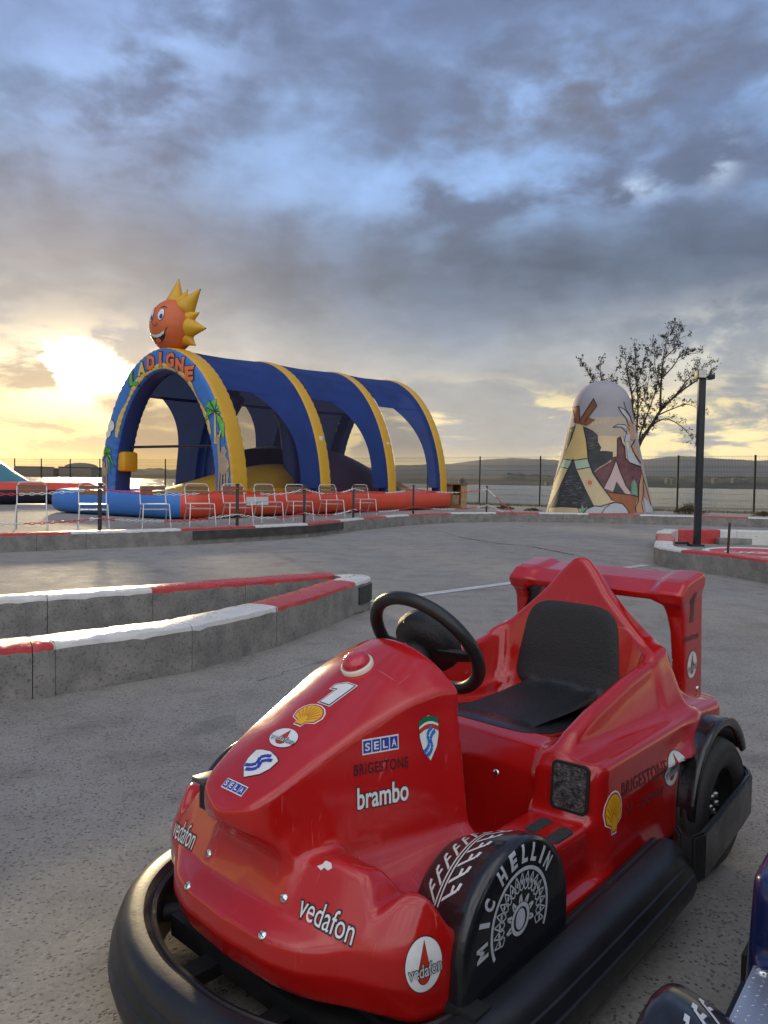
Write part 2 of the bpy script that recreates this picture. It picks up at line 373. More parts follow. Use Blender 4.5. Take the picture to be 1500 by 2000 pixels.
MAT['cream'] = mat('cream_plastic', (0.72, 0.68, 0.55), 0.35)
MAT['lens'] = mat('red_lens', (0.75, 0.01, 0.05), 0.10, coat=1.0, bump=0.4, bscale=70, trans=0.3)

def hood_d(X, Y, Z):
    zt = lerp(X, [.60, .69, .73, .795, .856, .982, 1.088, 1.108, 1.16], [.650, .628, .616, .588, .556, .494, .434, .417, .36], .01) - 2.5*Y*Y*lerp(X, [.7, 1.1], [1.0, .3])
    top = (Z-zt)*0.90
    w = lerp(X, [.60, .69, .73, .90, 1.03, 1.08, 1.11, 1.125, 1.2], [.198, .172, .159, .117, .092, .083, .064, .0, -.2], .012)
    fl = lerp(Z, [.23, .26, .285, .31, .52, .70], [.110, .070, .044, .028, .0, .0], .008)*lerp(X, [.72, .98, 1.05, 1.08], [1.0, .9, .4, 0], .02)
    side = (Y-w-fl)*0.90
    und = (X-1.108)*0.64-(Z-.372)*0.77
    d = smax(top, side, .008); d = smax(d, und, .018)
    return d
def body_d(X, Y, Z):
    # front valance
    bul = lerp(Y, [0, .12, .17, .21, .25], [1, 1, .85, .35, 0], .02)*lerp(Z, [.10, .12, .15, .19, .224, .250], [.3, .6, .95, 1, .92, 0], .004)
    xs = X+lerp(Y, [0, .1, .2, .26, .30, .325, .345, .37], [0, .006, .024, .040, .060, .084, .120, .20], .014)-.038*bul
    pr = poly2(xs, Z, [(.80, .112), (1.035, .112), (1.066, .135), (1.086, .19), (1.086, .235), (1.079, .256), (1.022, .365), (.80, .365)])
    hz = lerp(Y, [0, .105, .135, .160, .222, .246, .262, .29, .36], [.318, .318, .328, .348, .346, .316, .286, .318, .322], .006)
    val = smax(pr, Y-.352, .035); val = smax(val, Z-hz, .014); val = smax(val, (lerp(Y, [0, .12, .3], [.93, .90, .90])-X), .02)
    sh = Z-lerp(X, [.90, .935, .965, 1.02, 1.06], [.24, .27, .326, .346, .36], .006); val = smax(val, sh, .02)
    ledge = box3(X, Y, Z, (.66, 0, .13), (.98, .315, .330), .02); ledge = smax(ledge, (Z-lerp(X, [.66, .80, .95], [.285, .272, .245], .02)+.35*np.maximum(Y-.20, 0))*.9, .02); plug = box3(X, Y, Z, (.90, -1, .2), (1.050, .095, .352), .02); ledge = smin(ledge, plug, .03)
    d = smin(val, ledge, .03)
    hd = smax(hood_d(X, Y, Z), .690-X, .008); hd = smax(hd, .12-Z, .01)
    d = smin(d, hd, .022)
    cav = smax(hood_d(X, Y, Z)+.018, X-.98, .01); cav = smax(cav, .15-Z, .01); cav = smax(cav, .5-X, .0)
    d = smax(d, -cav, .006)
    foot = box3(X, Y, Z, (.47, -1, .15), (.688, .185, .9), .03); d = smax(d, -foot, .01)
    floor = box3(X, Y, Z, (.42, -1, .115), (.80, .25, .15), .01); d = smin(d, floor, .03)
    # step with the grip strips
    step = box3(X, Y, Z, (.40, .19, .12), (.70, .322, .262), .015); lip = box3(X, Y, Z, (.40, .19, .12), (.70, .345, .150), .012)
    d = smin(d, smin(step, lip, .025), .02)
    # seat box
    sb = poly2(X, Z, [(-.10, .12), (.470, .12), (.452, .20), (.435, .325), (.405, .375), (.36, .384), (.04, .345), (-.10, .345)])
    sb = smax(sb, Y-.265, .02); d = smin(d, sb, .03)
    # side pods
    pod = poly2(X, Z, [(-.24, .12), (.475, .12), (.463, .24), (.452, .352), (.43, .376), (.2, .380), (-.10, .386), (-.24, .380)])
    pod = smax(pod, Y-lerp(Z, [.12, .16, .36, .40], [.350, .346, .336, .334]), .022); pod = smax(pod, .19-Y, .01)
    pod = smax(pod, (X+.75*(Y-.25)-.50)*.8, .03)
    # arm walls
    tz = lerp(X, [-.12, .02, .14, .30, .38, .43, .48], [.55, .512, .490, .448, .418, .385, .30])
    q_ = np.maximum(tz-Z, 0); yo = .252+(q_*.10+q_*q_*2.3)*lerp(X, [-.1, .2, .45], [1.0, .9, .9])
    arm = smax(smax((Z-tz)*.95, (Y-yo)*.90, .022), .212-Y+.10*(Z-.40), .02); arm = smax(arm, .30-Z, .01); arm = smax(arm, X-.44, .03); arm = smax(arm, -.085-X, .03)
    d = smin(d, smin(arm, pod, .022), .02)
    # seat back with its peak
    out = poly2(Y, Z, [(0, .748), (.022, .742), (.05, .713), (.095, .655), (.15, .600), (.200, .553), (.232, .505), (.255, .455), (.270, .40), (.280, .12), (-.30, .12), (-.30, .748)])
    out = np.maximum(out, -Y-.29)
    xf = lerp(Z, [.30, .37, .45, .62, .76], [.045, .012, -.012, -.042, -.072])
    xb = lerp(Z, [.12, .34, .40, .46, .60, .70, .76], [-.30, -.22, -.15, -.122, -.100, -.098, -.098], .02)
    bk = smax(smax(X-xf, xb-X, .008), out, .016)
    d = smin(d, bk, .045)
    # rear deck and wheel arches
    deck = box3(X, Y, Z, (-.335, -1, .15), (-.10, .30, .372), .03); d = smin(d, deck, .03)
    hump = np.sqrt(((X+.22)/.11)**2+(Y/.19)**2+((Z-.36)/.085)**2); hump = (hump-1)*.08; d = smin(d, hump, .03)
    arch = np.sqrt(((X+.118)/.93)**2+((Z-.16)/1.04)**2)-.192; arch = smax(arch, .245-Y, .02); d = smax(d, -arch, .012)
    return d
kart = empty('ride_kart', KO); kart.matrix_world = KM
tag(kart, 'glossy red fibreglass ride kart with number 1 stickers and a rear wing, nearest the camera', 'kart', 'coin ride karts')
body = sdf_obj('body', body_d, (-.36, 0, .10), (1.145, .372, .765), 0.0045, MAT['red'], kart, iters=2)

def wing_d(X, Y, Z):
    X = X+.078; Y = Y+.040
    ep = poly2(X, Z, [(-.225, .355), (-.10, .355), (-.075, .60), (-.045, .662), (-.075, .690), (-.19, .708), (-.205, .70), (-.21, .60)])
    ep = smax(ep, Y-.302, .014); ep = smax(ep, lerp(Z, [.36, .56, .66], [.266, .258, .238])-Y, .02)
    bl = poly2(X, Z, [(-.052, .642), (-.045, .662), (-.10, .690), (-.19, .708), (-.205, .700), (-.20, .682), (-.11, .655)])
    bl = smax(bl, Y-.298, .014)
    return smin(ep, bl, .03)
wing = sdf_obj('rear_wing', wing_d, (-.32, 0, .34), (-.10, .28, .725), 0.004, MAT['red'], kart)

def fender_d(X, Y, Z):
    rr = lerp(Y, [.18, .25, .31, .36, .40], [.095, .124, .149, .162, .163], .02)
    c = np.sqrt((X-.778)**2+(Z-.198)**2); r = np.where(Z < .198, np.abs(X-.778)+0*Z, c)-rr
    d = smax(r, Y-.374, .022); d = smax(d, .222-Y, .02); d = smax(d, .125-Z, .01)
    inn = np.sqrt((X-.778)**2+(Z-.17)**2)-.13; inn = np.maximum(inn, Y-.355); inn = np.maximum(inn, .24-Y)
    return smax(d, -inn, .004)
def flipped(o, name):
    me = o.data.copy(); me.name = name; n = len(me.vertices); co = np.empty(n*3, np.float32); me.vertices.foreach_get('co', co); co = co.reshape(-1, 3); co[:, 1] *= -1; me.vertices.foreach_set('co', co.ravel()); me.flip_normals(); me.update()
    return link(bpy.data.objects.new(name, me), kart)
ff = sdf_obj('front_fender', fender_d, (.60, .18, .11), (.98, .39, .38), 0.004, MAT['black_gel'], kart, mirror=False); ffm = flipped(ff, 'front_fender')
def rfender_d(X, Y, Z):
    r = np.sqrt(((X+.118)/.93)**2+((Z-.16)/1.04)**2); d = np.maximum(r-.200, .187-r)
    d = smax(d, Y-.386, .008); d = smax(d, .235-Y, .01); d = smax(d, .165-Z-np.minimum(X+.100, 0)*.5, .006)
    lip = np.maximum(np.maximum(r-.200, .178-r), np.maximum(.376-Y, Y-.386)); lip = np.maximum(lip, .165-Z-np.minimum(X+.100, 0)*.5)
    return smin(d, lip, .01)
rf = sdf_obj('rear_fender', rfender_d, (-.33, .22, .14), (.13, .42, .39), 0.004, MAT['black_gel'], kart, mirror=False); flipped(rf, 'rear_fender')

# wheels
def make_wheel(x, y, r, w):
    W4 = Matrix.Translation((x, y, r)) @ Matrix.Rotation(R(-90 if y > 0 else 90), 4, 'X')
    t = MB().lathe([(r*.55, -w/2+.01), (r*.62, -w/2), (r*.86, -w/2-.004), (r*.96, -w/2+.008), (r, -w/2+.028), (r, -.012), (r-.004, -.010), (r-.004, -.006), (r, -.004), (r, .004), (r-.004, .006), (r-.004, .010), (r, .012), (r, w/2-.028), (r*.96, w/2-.008), (r*.86, w/2+.004), (r*.84, w/2+.002), (r*.82, w/2+.004), (r*.62, w/2), (r*.55, w/2-.01)], 48, 0, W4)
    wh = t.build('wheel', MAT['tyre'], kart)
    b = MB().lathe([(0, w/2-.03), (r*.20, w/2-.028), (r*.22, w/2-.055), (r*.45, w/2-.06), (r*.50, w/2-.02), (r*.56, w/2-.012)], 36, 0, W4)
    for k in range(5):
        a = k*2*math.pi/5; b.box((r*.2, -.014, w/2-.06), (r*.48, .014, w/2-.035), 0, W4 @ Matrix.Rotation(a, 4, 'Z'))
    for k in range(5):
        a = k*2*math.pi/5+.3; b.lathe([(.0, w/2-.018), (.007, w/2-.02), (.008, w/2-.03)], 8, 1, W4 @ Matrix.Rotation(a, 4, 'Z') @ Matrix.Translation((r*.13, 0, 0)))
    b.build('rim', [MAT['dark'], MAT['steel']], wh); return wh
make_wheel(-.092, .348, .161, .102); make_wheel(-.092, -.348, .161, .102)
make_wheel(.778, .295, .115, .10); make_wheel(.778, -.295, .115, .10)

# rubber rail round the front and sides
prof = [(-.052, .074), (-.055, .084), (-.055, .176), (-.050, .184), (-.040, .188), (-.036, .184), (-.032, .188), (-.022, .194), (.004, .194), (.020, .188), (.030, .178), (.036, .166), (.0335, .163), (.038, .160), (.046, .142), (.0435, .139), (.048, .136), (.052, .110), (.044, .084), (.034, .074)]
ctl = [(.235, .408), (.5, .410), (.78, .408), (.90, .400), (1.00, .374), (1.08, .320), (1.138, .245), (1.174, .165), (1.194, .08), (1.198, 0)]
ctl = ctl+[(x, -y) for x, y in ctl[-2::-1]]
def catmull(P, n=6):
    P = [Vector(p) for p in P]; out = []
    for i in range(len(P)-1):
        a = P[max(i-1, 0)]; b = P[i]; c = P[i+1]; d = P[min(i+2, len(P)-1)]
        for k in range(n):
            t = k/n; out.append(0.5*((2*b)+(c-a)*t+(2*a-5*b+4*c-d)*t*t+(3*b-a-3*c+d)*t*t*t))
    out.append(P[-1]); return out
path = catmull([(x, y, 0) for x, y in ctl], 6); n_ = len(prof); v = []; f = []
for i, p in enumerate(path):
    t = (path[min(i+1, len(path)-1)]-path[max(i-1, 0)]).normalized(); o = Vector((-t.y, t.x, 0))
    if i == 0 or True: o = -o if (o.x*p.x+o.y*p.y) < 0 and abs(p.y) < .39 else o
    if o.y*p.y < 0 and abs(p.y) > .2: o = -o
    for a, z in prof: v.append(p+o*a*float(lerp(p.x, [.8, 1.15], [1, .84]))+Vector((0, 0, z-float(lerp(p.x, [.1, .95, 1.2], [0, .050, .058])))))
for i in range(len(path)-1):
    for j in range(n_): f.append((i*n_+j, (i+1)*n_+j, (i+1)*n_+(j+1) % n_, i*n_+(j+1) % n_))
f += [tuple(range(n_)), tuple(range((len(path)-1)*n_, len(path)*n_))[::-1]]
rail = obj('bumper_rail', v, f, MAT['rubber'], kart, True)
bm = bmesh.new(); bm.from_mesh(rail.data); bmesh.ops.recalc_face_normals(bm, faces=bm.faces); bm.to_mesh(rail.data); bm.free()
rail.data.set_sharp_from_angle(angle=R(28))

# rear bumper plate wrapping round the back
def strip(path, z0, z1, th):
    v = []; f = []; P = [Vector((*p, 0)) for p in path]; k = len(P)
    for i, p in enumerate(P):
        t = (P[min(i+1, k-1)]-P[max(i-1, 0)]).normalized(); o = Vector((t.y, -t.x, 0))*th/2
        v += [p+o+Vector((0, 0, z0)), p+o+Vector((0, 0, z1)), p-o+Vector((0, 0, z1)), p-o+Vector((0, 0, z0))]
    for i in range(k-1):
        for j in range(4): f.append((i*4+j, i*4+(j+1) % 4, (i+1)*4+(j+1) % 4, (i+1)*4+j))
    f += [(0, 3, 2, 1), (k*4-4, k*4-3, k*4-2, k*4-1)]; return v, f
half = [(.205, .40), (.238, .425), (.236, .448), (.20, .456), (-.15, .424), (-.225, .415), (-.262, .396), (-.325, .32), (-.345, .25), (-.35, .1)]
v, f = strip(half+[(x, -y) for x, y in half[::-1]], .104, .210, .014)
plate = obj('rear_bumper_plate', v, f, MAT['plastic'], kart)
bm = bmesh.new(); bm.from_mesh(plate.data); bmesh.ops.recalc_face_normals(bm, faces=bm.faces)
bmesh.ops.bevel(bm, geom=[e for e in bm.edges if e.calc_face_angle(0) > .8], offset=.005, segments=2, affect='EDGES'); bm.to_mesh(plate.data); bm.free()

# chassis under the shell
c = MB()
c.box((-.33, -.24, .06), (1.06, .24, .100)); c.box((.30, -.37, .085), (.70, .37, .13)); c.box((.96, -.30, .07), (1.00, .30, .11))
for s_ in (-1, 1):
    c.tube([(.98, .24*s_, .08), (1.05, .29*s_, .08), (1.09, .30*s_, .08)], .018); c.box((1.04, .10*s_-.02, .05), (1.16, .10*s_+.02, .075))
    c.box((.20, .30*s_-.02, .09), (.26, .30*s_+.10*s_+.02, .15)); c.box((.90, .30*s_-.02, .09), (.94, .30*s_+.08*s_+.02, .15))
    c.tube([(-.100, .18*s_, .155), (-.100, .30*s_, .155)], .02); c.tube([(.795, .18*s_, .118), (.795, .27*s_, .118)], .015)
    c.box((-.34, .20*s_-.02, .09), (-.36, .20*s_+.02, .18))
c.build('chassis', MAT['dark'], kart)

# seat pads: laid on the shell by casting onto it
bvh_body = BVHTree.FromObject(body, bpy.context.evaluated_depsgraph_get())
def hit(o, d):
    p, n, i, t = bvh_body.ray_cast(Vector(o), Vector(d).normalized()); return p, n
def pad(fn_ray, nu, nv, thick, name, m_):
    top = []; grid = {}
    for i in range(nu+1):
        for j in range(nv+1):
            o, d, w = fn_ray(i/nu, j/nv)
            p, n = hit(o, d)
            if p is None: grid[i, j] = None; continue
            grid[i, j] = len(top); top.append((p, n*thick*w+n*.0012))
    P_ = [t[0] for t in top]
    for _ in range(6):                        # even out the laid surface
        Q_ = list(P_)
        for i in range(1, nu):
            for j in range(1, nv):
                q = [grid[a] for a in ((i, j), (i+1, j), (i-1, j), (i, j+1), (i, j-1))]
                if None not in q: Q_[q[0]] = P_[q[0]]*.4+(P_[q[1]]+P_[q[2]]+P_[q[3]]+P_[q[4]])*.15
        P_ = Q_
    top = [p+t[1] for p, t in zip(P_, top)]
    f = []
    for i in range(nu):
        for j in range(nv):
            q = [grid[i, j], grid[i+1, j], grid[i+1, j+1], grid[i, j+1]]
            if None not in q: f.append(q)
    return obj(name, top, f, m_, kart, True)
def sq(u, v, p=4.5):                      # square -> rounded square
    a = 2*u-1; b = 2*v-1; m0 = max(abs(a), abs(b))
    if m0 < 1e-6: return 0.0, 0.0, 1.0
    l = (abs(a)**p+abs(b)**p)**(1/p); return a*m0/l, b*m0/l, 1-m0**10
def ray_back(u, v):
    a, b, w = sq(u, v); z = .500+b*.122; y = a*(.148-.016*b); return (.36, y, z), (-1, 0, 0), w
def ray_seat(u, v):
    a, b, w = sq(u, v, 5); x = .182+b*.192; y = a*(.142+.030*max(b, 0)); return (x, y, .60), (0, 0, -1), w
pad(ray_back, 40, 44, .005, 'backrest_pad', MAT['vinyl']); pad(ray_seat, 40, 44, .003, 'seat_pad', MAT['vinyl2'])

# steering wheel
T_ = R(35); SC = Vector((.590, 0, .600)); SN = Vector((-math.cos(T_), 0, math.sin(T_))); SU = Vector((math.sin(T_), 0, math.cos(T_)))
SM = Matrix((SU, Vector((0, 1, 0)), SN)).transposed().to_4x4(); SM.translation = SC
sw = bpy.data.objects.new('steering_wheel', None); link(sw, kart)
ringp = [SM @ Vector((.130*math.cos(a), .130*math.sin(a), 0)) for a in [k*2*math.pi/64 for k in range(64)]]
MB().tube(ringp, .0145, 14, closed=True).build('rim', MAT['plastic'], sw)
for k, a in enumerate((R(95), R(-95), R(180))):
    q = MB(); A4 = SM @ Matrix.Rotation(a, 4, 'Z')
    v = [A4 @ Vector(p) for p in ((.02, -.020, -.028), (.125, -.011, -.006), (.125, .011, -.006), (.02, .020, -.028), (.02, -.020, -.016), (.125, -.011, .006), (.125, .011, .006), (.02, .020, -.016))]
    q.add(v, [(0, 3, 2, 1), (4, 5, 6, 7), (0, 1, 5, 4), (1, 2, 6, 5), (2, 3, 7, 6), (3, 0, 4, 7)]); q.build('spoke', MAT['plastic'], sw, bevel=.003)
MB().lathe([(0, .054), (.03, .052), (.058, .044), (.074, .026), (.077, .006), (.070, -.012), (.048, -.022), (.03, -.030), (0, -.032)][::-1], 36, 0, SM).build('horn_pad', MAT['vinyl'], sw)
q = MB().tube([SM @ Vector((0, 0, -.03)), SM @ Vector((0, 0, -.19))], .017, 12)
q.lathe([(.033, -.045), (.036, -.040), (.036, -.028), (.030, -.024)], 24, 0, SM); q.build('column', MAT['dark'], sw)
for g_ in sw.children: pass

# warning light on the cowl
def frame_on(o, d, up):
    p, n = hit(o, d); u = Vector(up)-n*n.dot(Vector(up)); u.normalize(); x = u.cross(n)
    q = Matrix((x, u, n)).transposed().to_4x4(); q.translation = p; return q
LP = KB(700, 1306, 'y', 0.0); F4 = frame_on(LP+Vector((.3, 0, .6)), -Vector((.3, 0, .6)), (0, 1, 0))
wl = MB().lathe([(.033, -.004), (.033, .005), (.031, .008), (.028, .008), (.028, .004)], 36, 0, F4).build('light_base', MAT['cream'], kart)
n_ = []
MB().lathe([(.0278, .004), (.0278, .012), (.026, .019), (.020, .0245), (.012, .027), (0, .0275)], 30, 0, F4).build('light_lens', MAT['lens'], wl)

# screws
def screw(px, py, ax, val, d, r=.0075, parent=kart):
    P = KB(px, py, ax, val); q = frame_on(P-Vector(d)*.2, d, (0, .3, 1))
    b = MB().lathe([(r*1.08, -.001), (r, .0016), (r*.7, .003), (0, .0036)], 18, 0, q)
    b.box((-r*.75, -.0007, .0034), (r*.75, .0007, .0040), 1, q); b.build('screw', [MAT['chrome'], MAT['dark']], parent)
for px, py, v in ((556, 1754, .106), (409, 1667, -.106), (514, 1826, .106), (368, 1730, -.106)): screw(px, py, 'y', v, (-1, 0, -.1))
screw(968, 1510, 'x', .44, (-1, 0, 0), .008)


# grille on the pod front, grip strips on the step
def patch(cx, cy, ax, val, d, up, w, h, mts, name, th=.002, rad=.15, bm_=None, parent=kart, inner=None):
    P = KB(cx, cy, ax, val); q = frame_on(P-Vector(d)*.15, d, up); n = 10
    def rr(w, h, r):
        o = []
        for sx, sy, a0 in ((1, 1, 0), (-1, 1, 90), (-1, -1, 180), (1, -1, 270)):
            for k in range(n+1):
                a = R(a0+90*k/n); o.append((sx*(w/2-r)+r*math.cos(a), sy*(h/2-r)+r*math.sin(a)))
        return o
    b = MB().prism(rr(w, h, min(w, h)*rad), -.004, th, 0, q)
    if inner: b.prism(rr(w-inner, h-inner, min(w, h)*rad*.7), th-.0005, th+.001, 1, q)
    return b.build(name, mts, parent)
MAT['mesh'] = mat('grille_mesh', (.10, .10, .10), .35, metal=.8, var=.8, vscale=90, bump=.8, bscale=160)
MAT['grip'] = mat('grit_tape', (.045, .045, .048), .9, var=.5, vscale=200, bump=.8, bscale=300)
patch(1104, 1549, 'y', .285, (-1, -.25, 0), (0, 0, 1), .082, .100, [MAT['plastic'], MAT['mesh']], 'grille', inner=.012)
patch(1052, 1612, 'z', .262, (0, 0, -1), (0, 1, 0), .075, .028, MAT['grip'], 'grip_strip', th=.0015, rad=.45)
patch(1092, 1632, 'z', .262, (0, 0, -1), (0, 1, 0), .075, .028, MAT['grip'], 'grip_strip', th=.0015, rad=.45)
# latch left of the nose
LB = KB(402, 1530, 'y', -.16); q = Matrix.Translation(LB)
b = MB().box((-.030, -.024, .002), (.016, .018, .012), 0, q); b.box((-.026, -.016, -.05), (.005, .012, .002), 1, q); b.build('bracket', [MAT['dsteel'], MAT['dark']], kart, bevel=.003)
# chip in the gel coat
# ---------------------------------------------------------------- stickers on the kart
MAT['st_white'] = mat('sticker_white', (.72, .72, .70), .35, var=.06, vscale=60)
MAT['st_black'] = mat('sticker_black', (.012, .012, .016), .4)
MAT['st_blue'] = mat('sticker_blue', (.025, .045, .33), .35)
MAT['st_blue2'] = mat('sticker_light_blue', (.02, .16, .50), .35)
MAT['st_yellow'] = mat('sticker_yellow', (.78, .42, .01), .35)
MAT['st_red'] = mat('sticker_red', (.48, .03, .015), .35)
MAT['st_green'] = mat('sticker_green', (.0, .14, .06), .35)
MAT['st_grey'] = mat('sticker_faded', (.09, .03, .03), .5, var=.3, vscale=60)
MAT['st_silver'] = mat('sticker_silver', (.50, .52, .54), .4, var=.15, vscale=80)
def text_shape(txt, bold=0.0, shear=0.0, space=1.0, res=4):
    cu_ = bpy.data.curves.new('t', 'FONT'); cu_.body = txt; cu_.offset = bold; cu_.shear = shear; cu_.space_character = space
    cu_.resolution_u = res; cu_.fill_mode = 'FRONT'; cu_.align_x = 'CENTER'; cu_.align_y = 'CENTER'
    o = bpy.data.objects.new('t', cu_); COL.objects.link(o); dg = bpy.context.evaluated_depsgraph_get(); me = bpy.data.meshes.new_from_object(o.evaluated_get(dg))
    v = [(q.co.x, q.co.y) for q in me.vertices]; f = [tuple(p.vertices) for p in me.polygons]
    bpy.data.objects.remove(o); bpy.data.curves.remove(cu_); bpy.data.meshes.remove(me)
    return v, f
class Sticker:                                # flat shapes in a unit frame, later laid on a surface
    def __init__(s): s.parts = []
    def poly(s, pts, mi, lay=0):
        t = tessellate_polygon([[Vector((p[0], p[1], 0)) for p in pts]]); s.parts.append((list(pts), [tuple(q) for q in t], mi, lay)); return s
    def ell(s, cx, cy, rx, ry, mi, lay=0, n=40): return s.poly([(cx+rx*math.cos(2*math.pi*k/n), cy+ry*math.sin(2*math.pi*k/n)) for k in range(n)], mi, lay)
    def ringed(s, cx, cy, r0, r1, mi, lay=0, a0=0, a1=2*math.pi, n=48):
        for k in range(n):
            a = a0+(a1-a0)*k/n; b = a0+(a1-a0)*(k+1)/n
            s.parts.append(([(cx+r*math.cos(t), cy+r*math.sin(t)) for r, t in ((r0, a), (r1, a), (r1, b), (r0, b))], [(0, 1, 2, 3)], mi, lay))
        return s
    def line(s, a, b, w, mi, lay=0):
        a = Vector(a); b = Vector(b); t = (b-a).normalized(); n = Vector((-t.y, t.x))*w/2
        s.parts.append(([tuple(a-n), tuple(b-n), tuple(b+n), tuple(a+n)], [(0, 1, 2, 3)], mi, lay)); return s
    def text(s, txt, cx, cy, w, h, mi, lay=0, bold=0.0, shear=0.0, rot=0.0, space=1.0, out=None, out_w=.03):
        v0, _ = text_shape(txt, bold, shear, space); xs = [p[0] for p in v0]; ys = [p[1] for p in v0]
        if not xs: return s
        mx, my = (max(xs)+min(xs))/2, (max(ys)+min(ys))/2; sx = w/(max(xs)-min(xs)); sy = h/(max(ys)-min(ys)) if h else sx
        def put(v, f, mi, lay):
            o = []
            for x, y in v:
                x = (x-mx)*sx; y = (y-my)*sy; o.append((cx+x*math.cos(rot)-y*math.sin(rot), cy+x*math.sin(rot)+y*math.cos(rot)))
            s.parts.append((o, f, mi, lay))
        if out is not None:
            v, f = text_shape(txt, bold+out_w, shear, space); put(v, f, out, lay)
        v, f = text_shape(txt, bold, shear, space); put(v, f, mi, lay+1); return s
    def lay(s, name, mats, parent, M4, w, h, tree, reach=.08, base=.0007, cut=.007, step=.00035, nlim=.2):
        # M4: frame in the parent's space, z pointing off the surface; unit square scaled by w, h
        V = []; F = []; MI = []
        for pts, f, mi, lay in s.parts:
            b = bmesh.new(); vs = [b.verts.new((p[0]*w, p[1]*h, 0)) for p in pts]
            for t in f:
                try: b.faces.new([vs[i] for i in t])
                except ValueError: pass
            for _ in range(4):
                e = [q for q in b.edges if q.calc_length() > cut]
                if not e: break
                bmesh.ops.subdivide_edges(b, edges=e, cuts=1, use_grid_fill=False); bmesh.ops.triangulate(b, faces=[q for q in b.faces if len(q.verts) > 4])
            b.verts.index_update(); b.verts.ensure_lookup_table(); b.faces.ensure_lookup_table(); base_i = len(V); ok = {}
            zc = M4.to_3x3() @ Vector((0, 0, 1))
            for q in b.verts:
                o = M4 @ (q.co+Vector((0, 0, reach))); p, n, i_, t = tree.ray_cast(o, -zc, reach*2)
                ok[q.index] = p is not None and n.dot(zc) > nlim
                V.append(tuple(p+n*(base+lay*step)) if p is not None else tuple(M4 @ q.co))
            for q in b.faces:
                if all(ok[x.index] for x in q.verts):
                    vi = [x.index+base_i for x in q.verts]
                    a, b2, c2 = (Vector(V[vi[0]]), Vector(V[vi[1]]), Vector(V[vi[2]]))
                    if (b2-a).cross(c2-a).dot(zc) < 0: vi = vi[::-1]
                    F.append(tuple(vi)); MI.append(mi)
            b.free()
        return obj(name, V, F, mats, parent, False, MI)
SM_ = ['st_white', 'st_black', 'st_blue', 'st_blue2', 'st_yellow', 'st_red', 'st_green', 'st_grey', 'st_silver']
WH, BK, BL, LB2, YE, RE, GR, GY, SI = range(9)
def sk_sela():
    s = Sticker().poly([(-.5, -.5), (.5, -.5), (.5, .5), (-.5, .5)], WH)
    for k, ch in enumerate('SELA'):
        x = -.365+k*.243; s.poly([(x-.108, -.40), (x+.108, -.40), (x+.108, .40), (x-.108, .40)], BL, 1); s.text(ch, x, 0, .13, .52, WH, 2, bold=.02)
    return s
def sk_roundel():
    s = Sticker().ell(0, 0, .5, .5, BK).ell(0, 0, .48, .48, WH, 1)
    o = [(0, .42)]+[(.15*math.sin(R(a)), -.16-.17*math.cos(R(a))) for a in range(110, -111, -20)]
    s.poly([(x*1.15, y*1.05) for x, y in o], BK, 2); s.poly(o, RE, 3)
    return s.text('vedafon', .03, -.08, .86, .24, SI, 4, bold=.01, out=BK, out_w=.045, rot=.10)
def sk_shell():
    s = Sticker()
    def sh(k): return [(-.13*k, -.50*k+(k-1)*.0), (-.16*k, -.33*k), (-.40*k, -.22*k), (-.47*k, .05*k), (-.42*k, .25*k), (-.28*k, .42*k), (-.1*k, .495*k), (.1*k, .495*k), (.28*k, .42*k), (.42*k, .25*k), (.47*k, .05*k), (.40*k, -.22*k), (.16*k, -.33*k), (.13*k, -.50*k)]
    s.poly(sh(1.0), WH).poly(sh(.92), RE, 1).poly(sh(.83), YE, 2)
    for k in range(9):
        a = R(90+(k-4)*19); s.line((.10*math.cos(a), -.26+.22*math.sin(a)), (.38*math.cos(a), -.06+.42*math.sin(a)), .018, RE, 3)
    return s
def shield_pts(k=1.0): return [(-.46*k, .36*k), (-.30*k, .44*k), (0, .5*k), (.30*k, .44*k), (.46*k, .36*k), (.45*k, .05*k), (.33*k, -.22*k), (0, -.5*k), (-.33*k, -.22*k), (-.45*k, .05*k)]
def s_mark(s, col, k=1.0, dy=0.0):
    for dx in (-.075, .075):
        c = [(.24, .30), (.08, .24), (-.04, .12), (.02, .0), (.04, -.10), (-.08, -.22), (-.26, -.28)]
        for a, b in zip(c, c[1:]): s.line(((a[0]+dx)*k, (a[1]-dx*.7)*k+dy), ((b[0]+dx)*k, (b[1]-dx*.7)*k+dy), .115*k, col, 3)
def sk_shield(): s = Sticker().poly(shield_pts(), BK).poly(shield_pts(.95), WH, 1); s_mark(s, BL, .92, .04); return s
def sk_crest():
    s = Sticker().poly([(x, y*.99) for x, y in shield_pts()], BK); s.poly([(x*.94, y*.96) for x, y in shield_pts()], WH, 1)
    def band(y0, y1, mi):
        s.poly([(-.43, y0-.03), (-.2, y0+.035), (.0, y0+.055), (.2, y0+.035), (.43, y0-.03), (.43, y1-.03), (.2, y1+.035), (0, y1+.055), (-.2, y1+.035), (-.43, y1-.03)], mi, 2)
    band(.30, .415, GR); band(.255, .30, WH); band(.15, .245, RE); s_mark(s, LB2, .85, -.08); return s
def sk_one(a=WH):
    s = Sticker(); o = [(-.10, -.5), (.18, -.5), (.26, .5), (.06, .5), (-.20, .30), (-.20, .14), (-.03, .20)]
    if a == WH:
        s.poly([(-.22, -.56), (.24, -.56), (.40, .56), (.02, .56), (-.30, .34), (-.32, .08), (-.12, .10)], WH); s.poly([(-.19, -.53), (.21, -.53), (.365, .53), (.03, .53), (-.27, .325), (-.285, .115), (-.08, .14)], BK, 1); s.poly([(-.155, -.495), (.18, -.495), (.325, .495), (.045, .495), (-.235, .305), (-.25, .15), (-.045, .18)], WH, 2)
    else: s.poly(o, a)
    return s
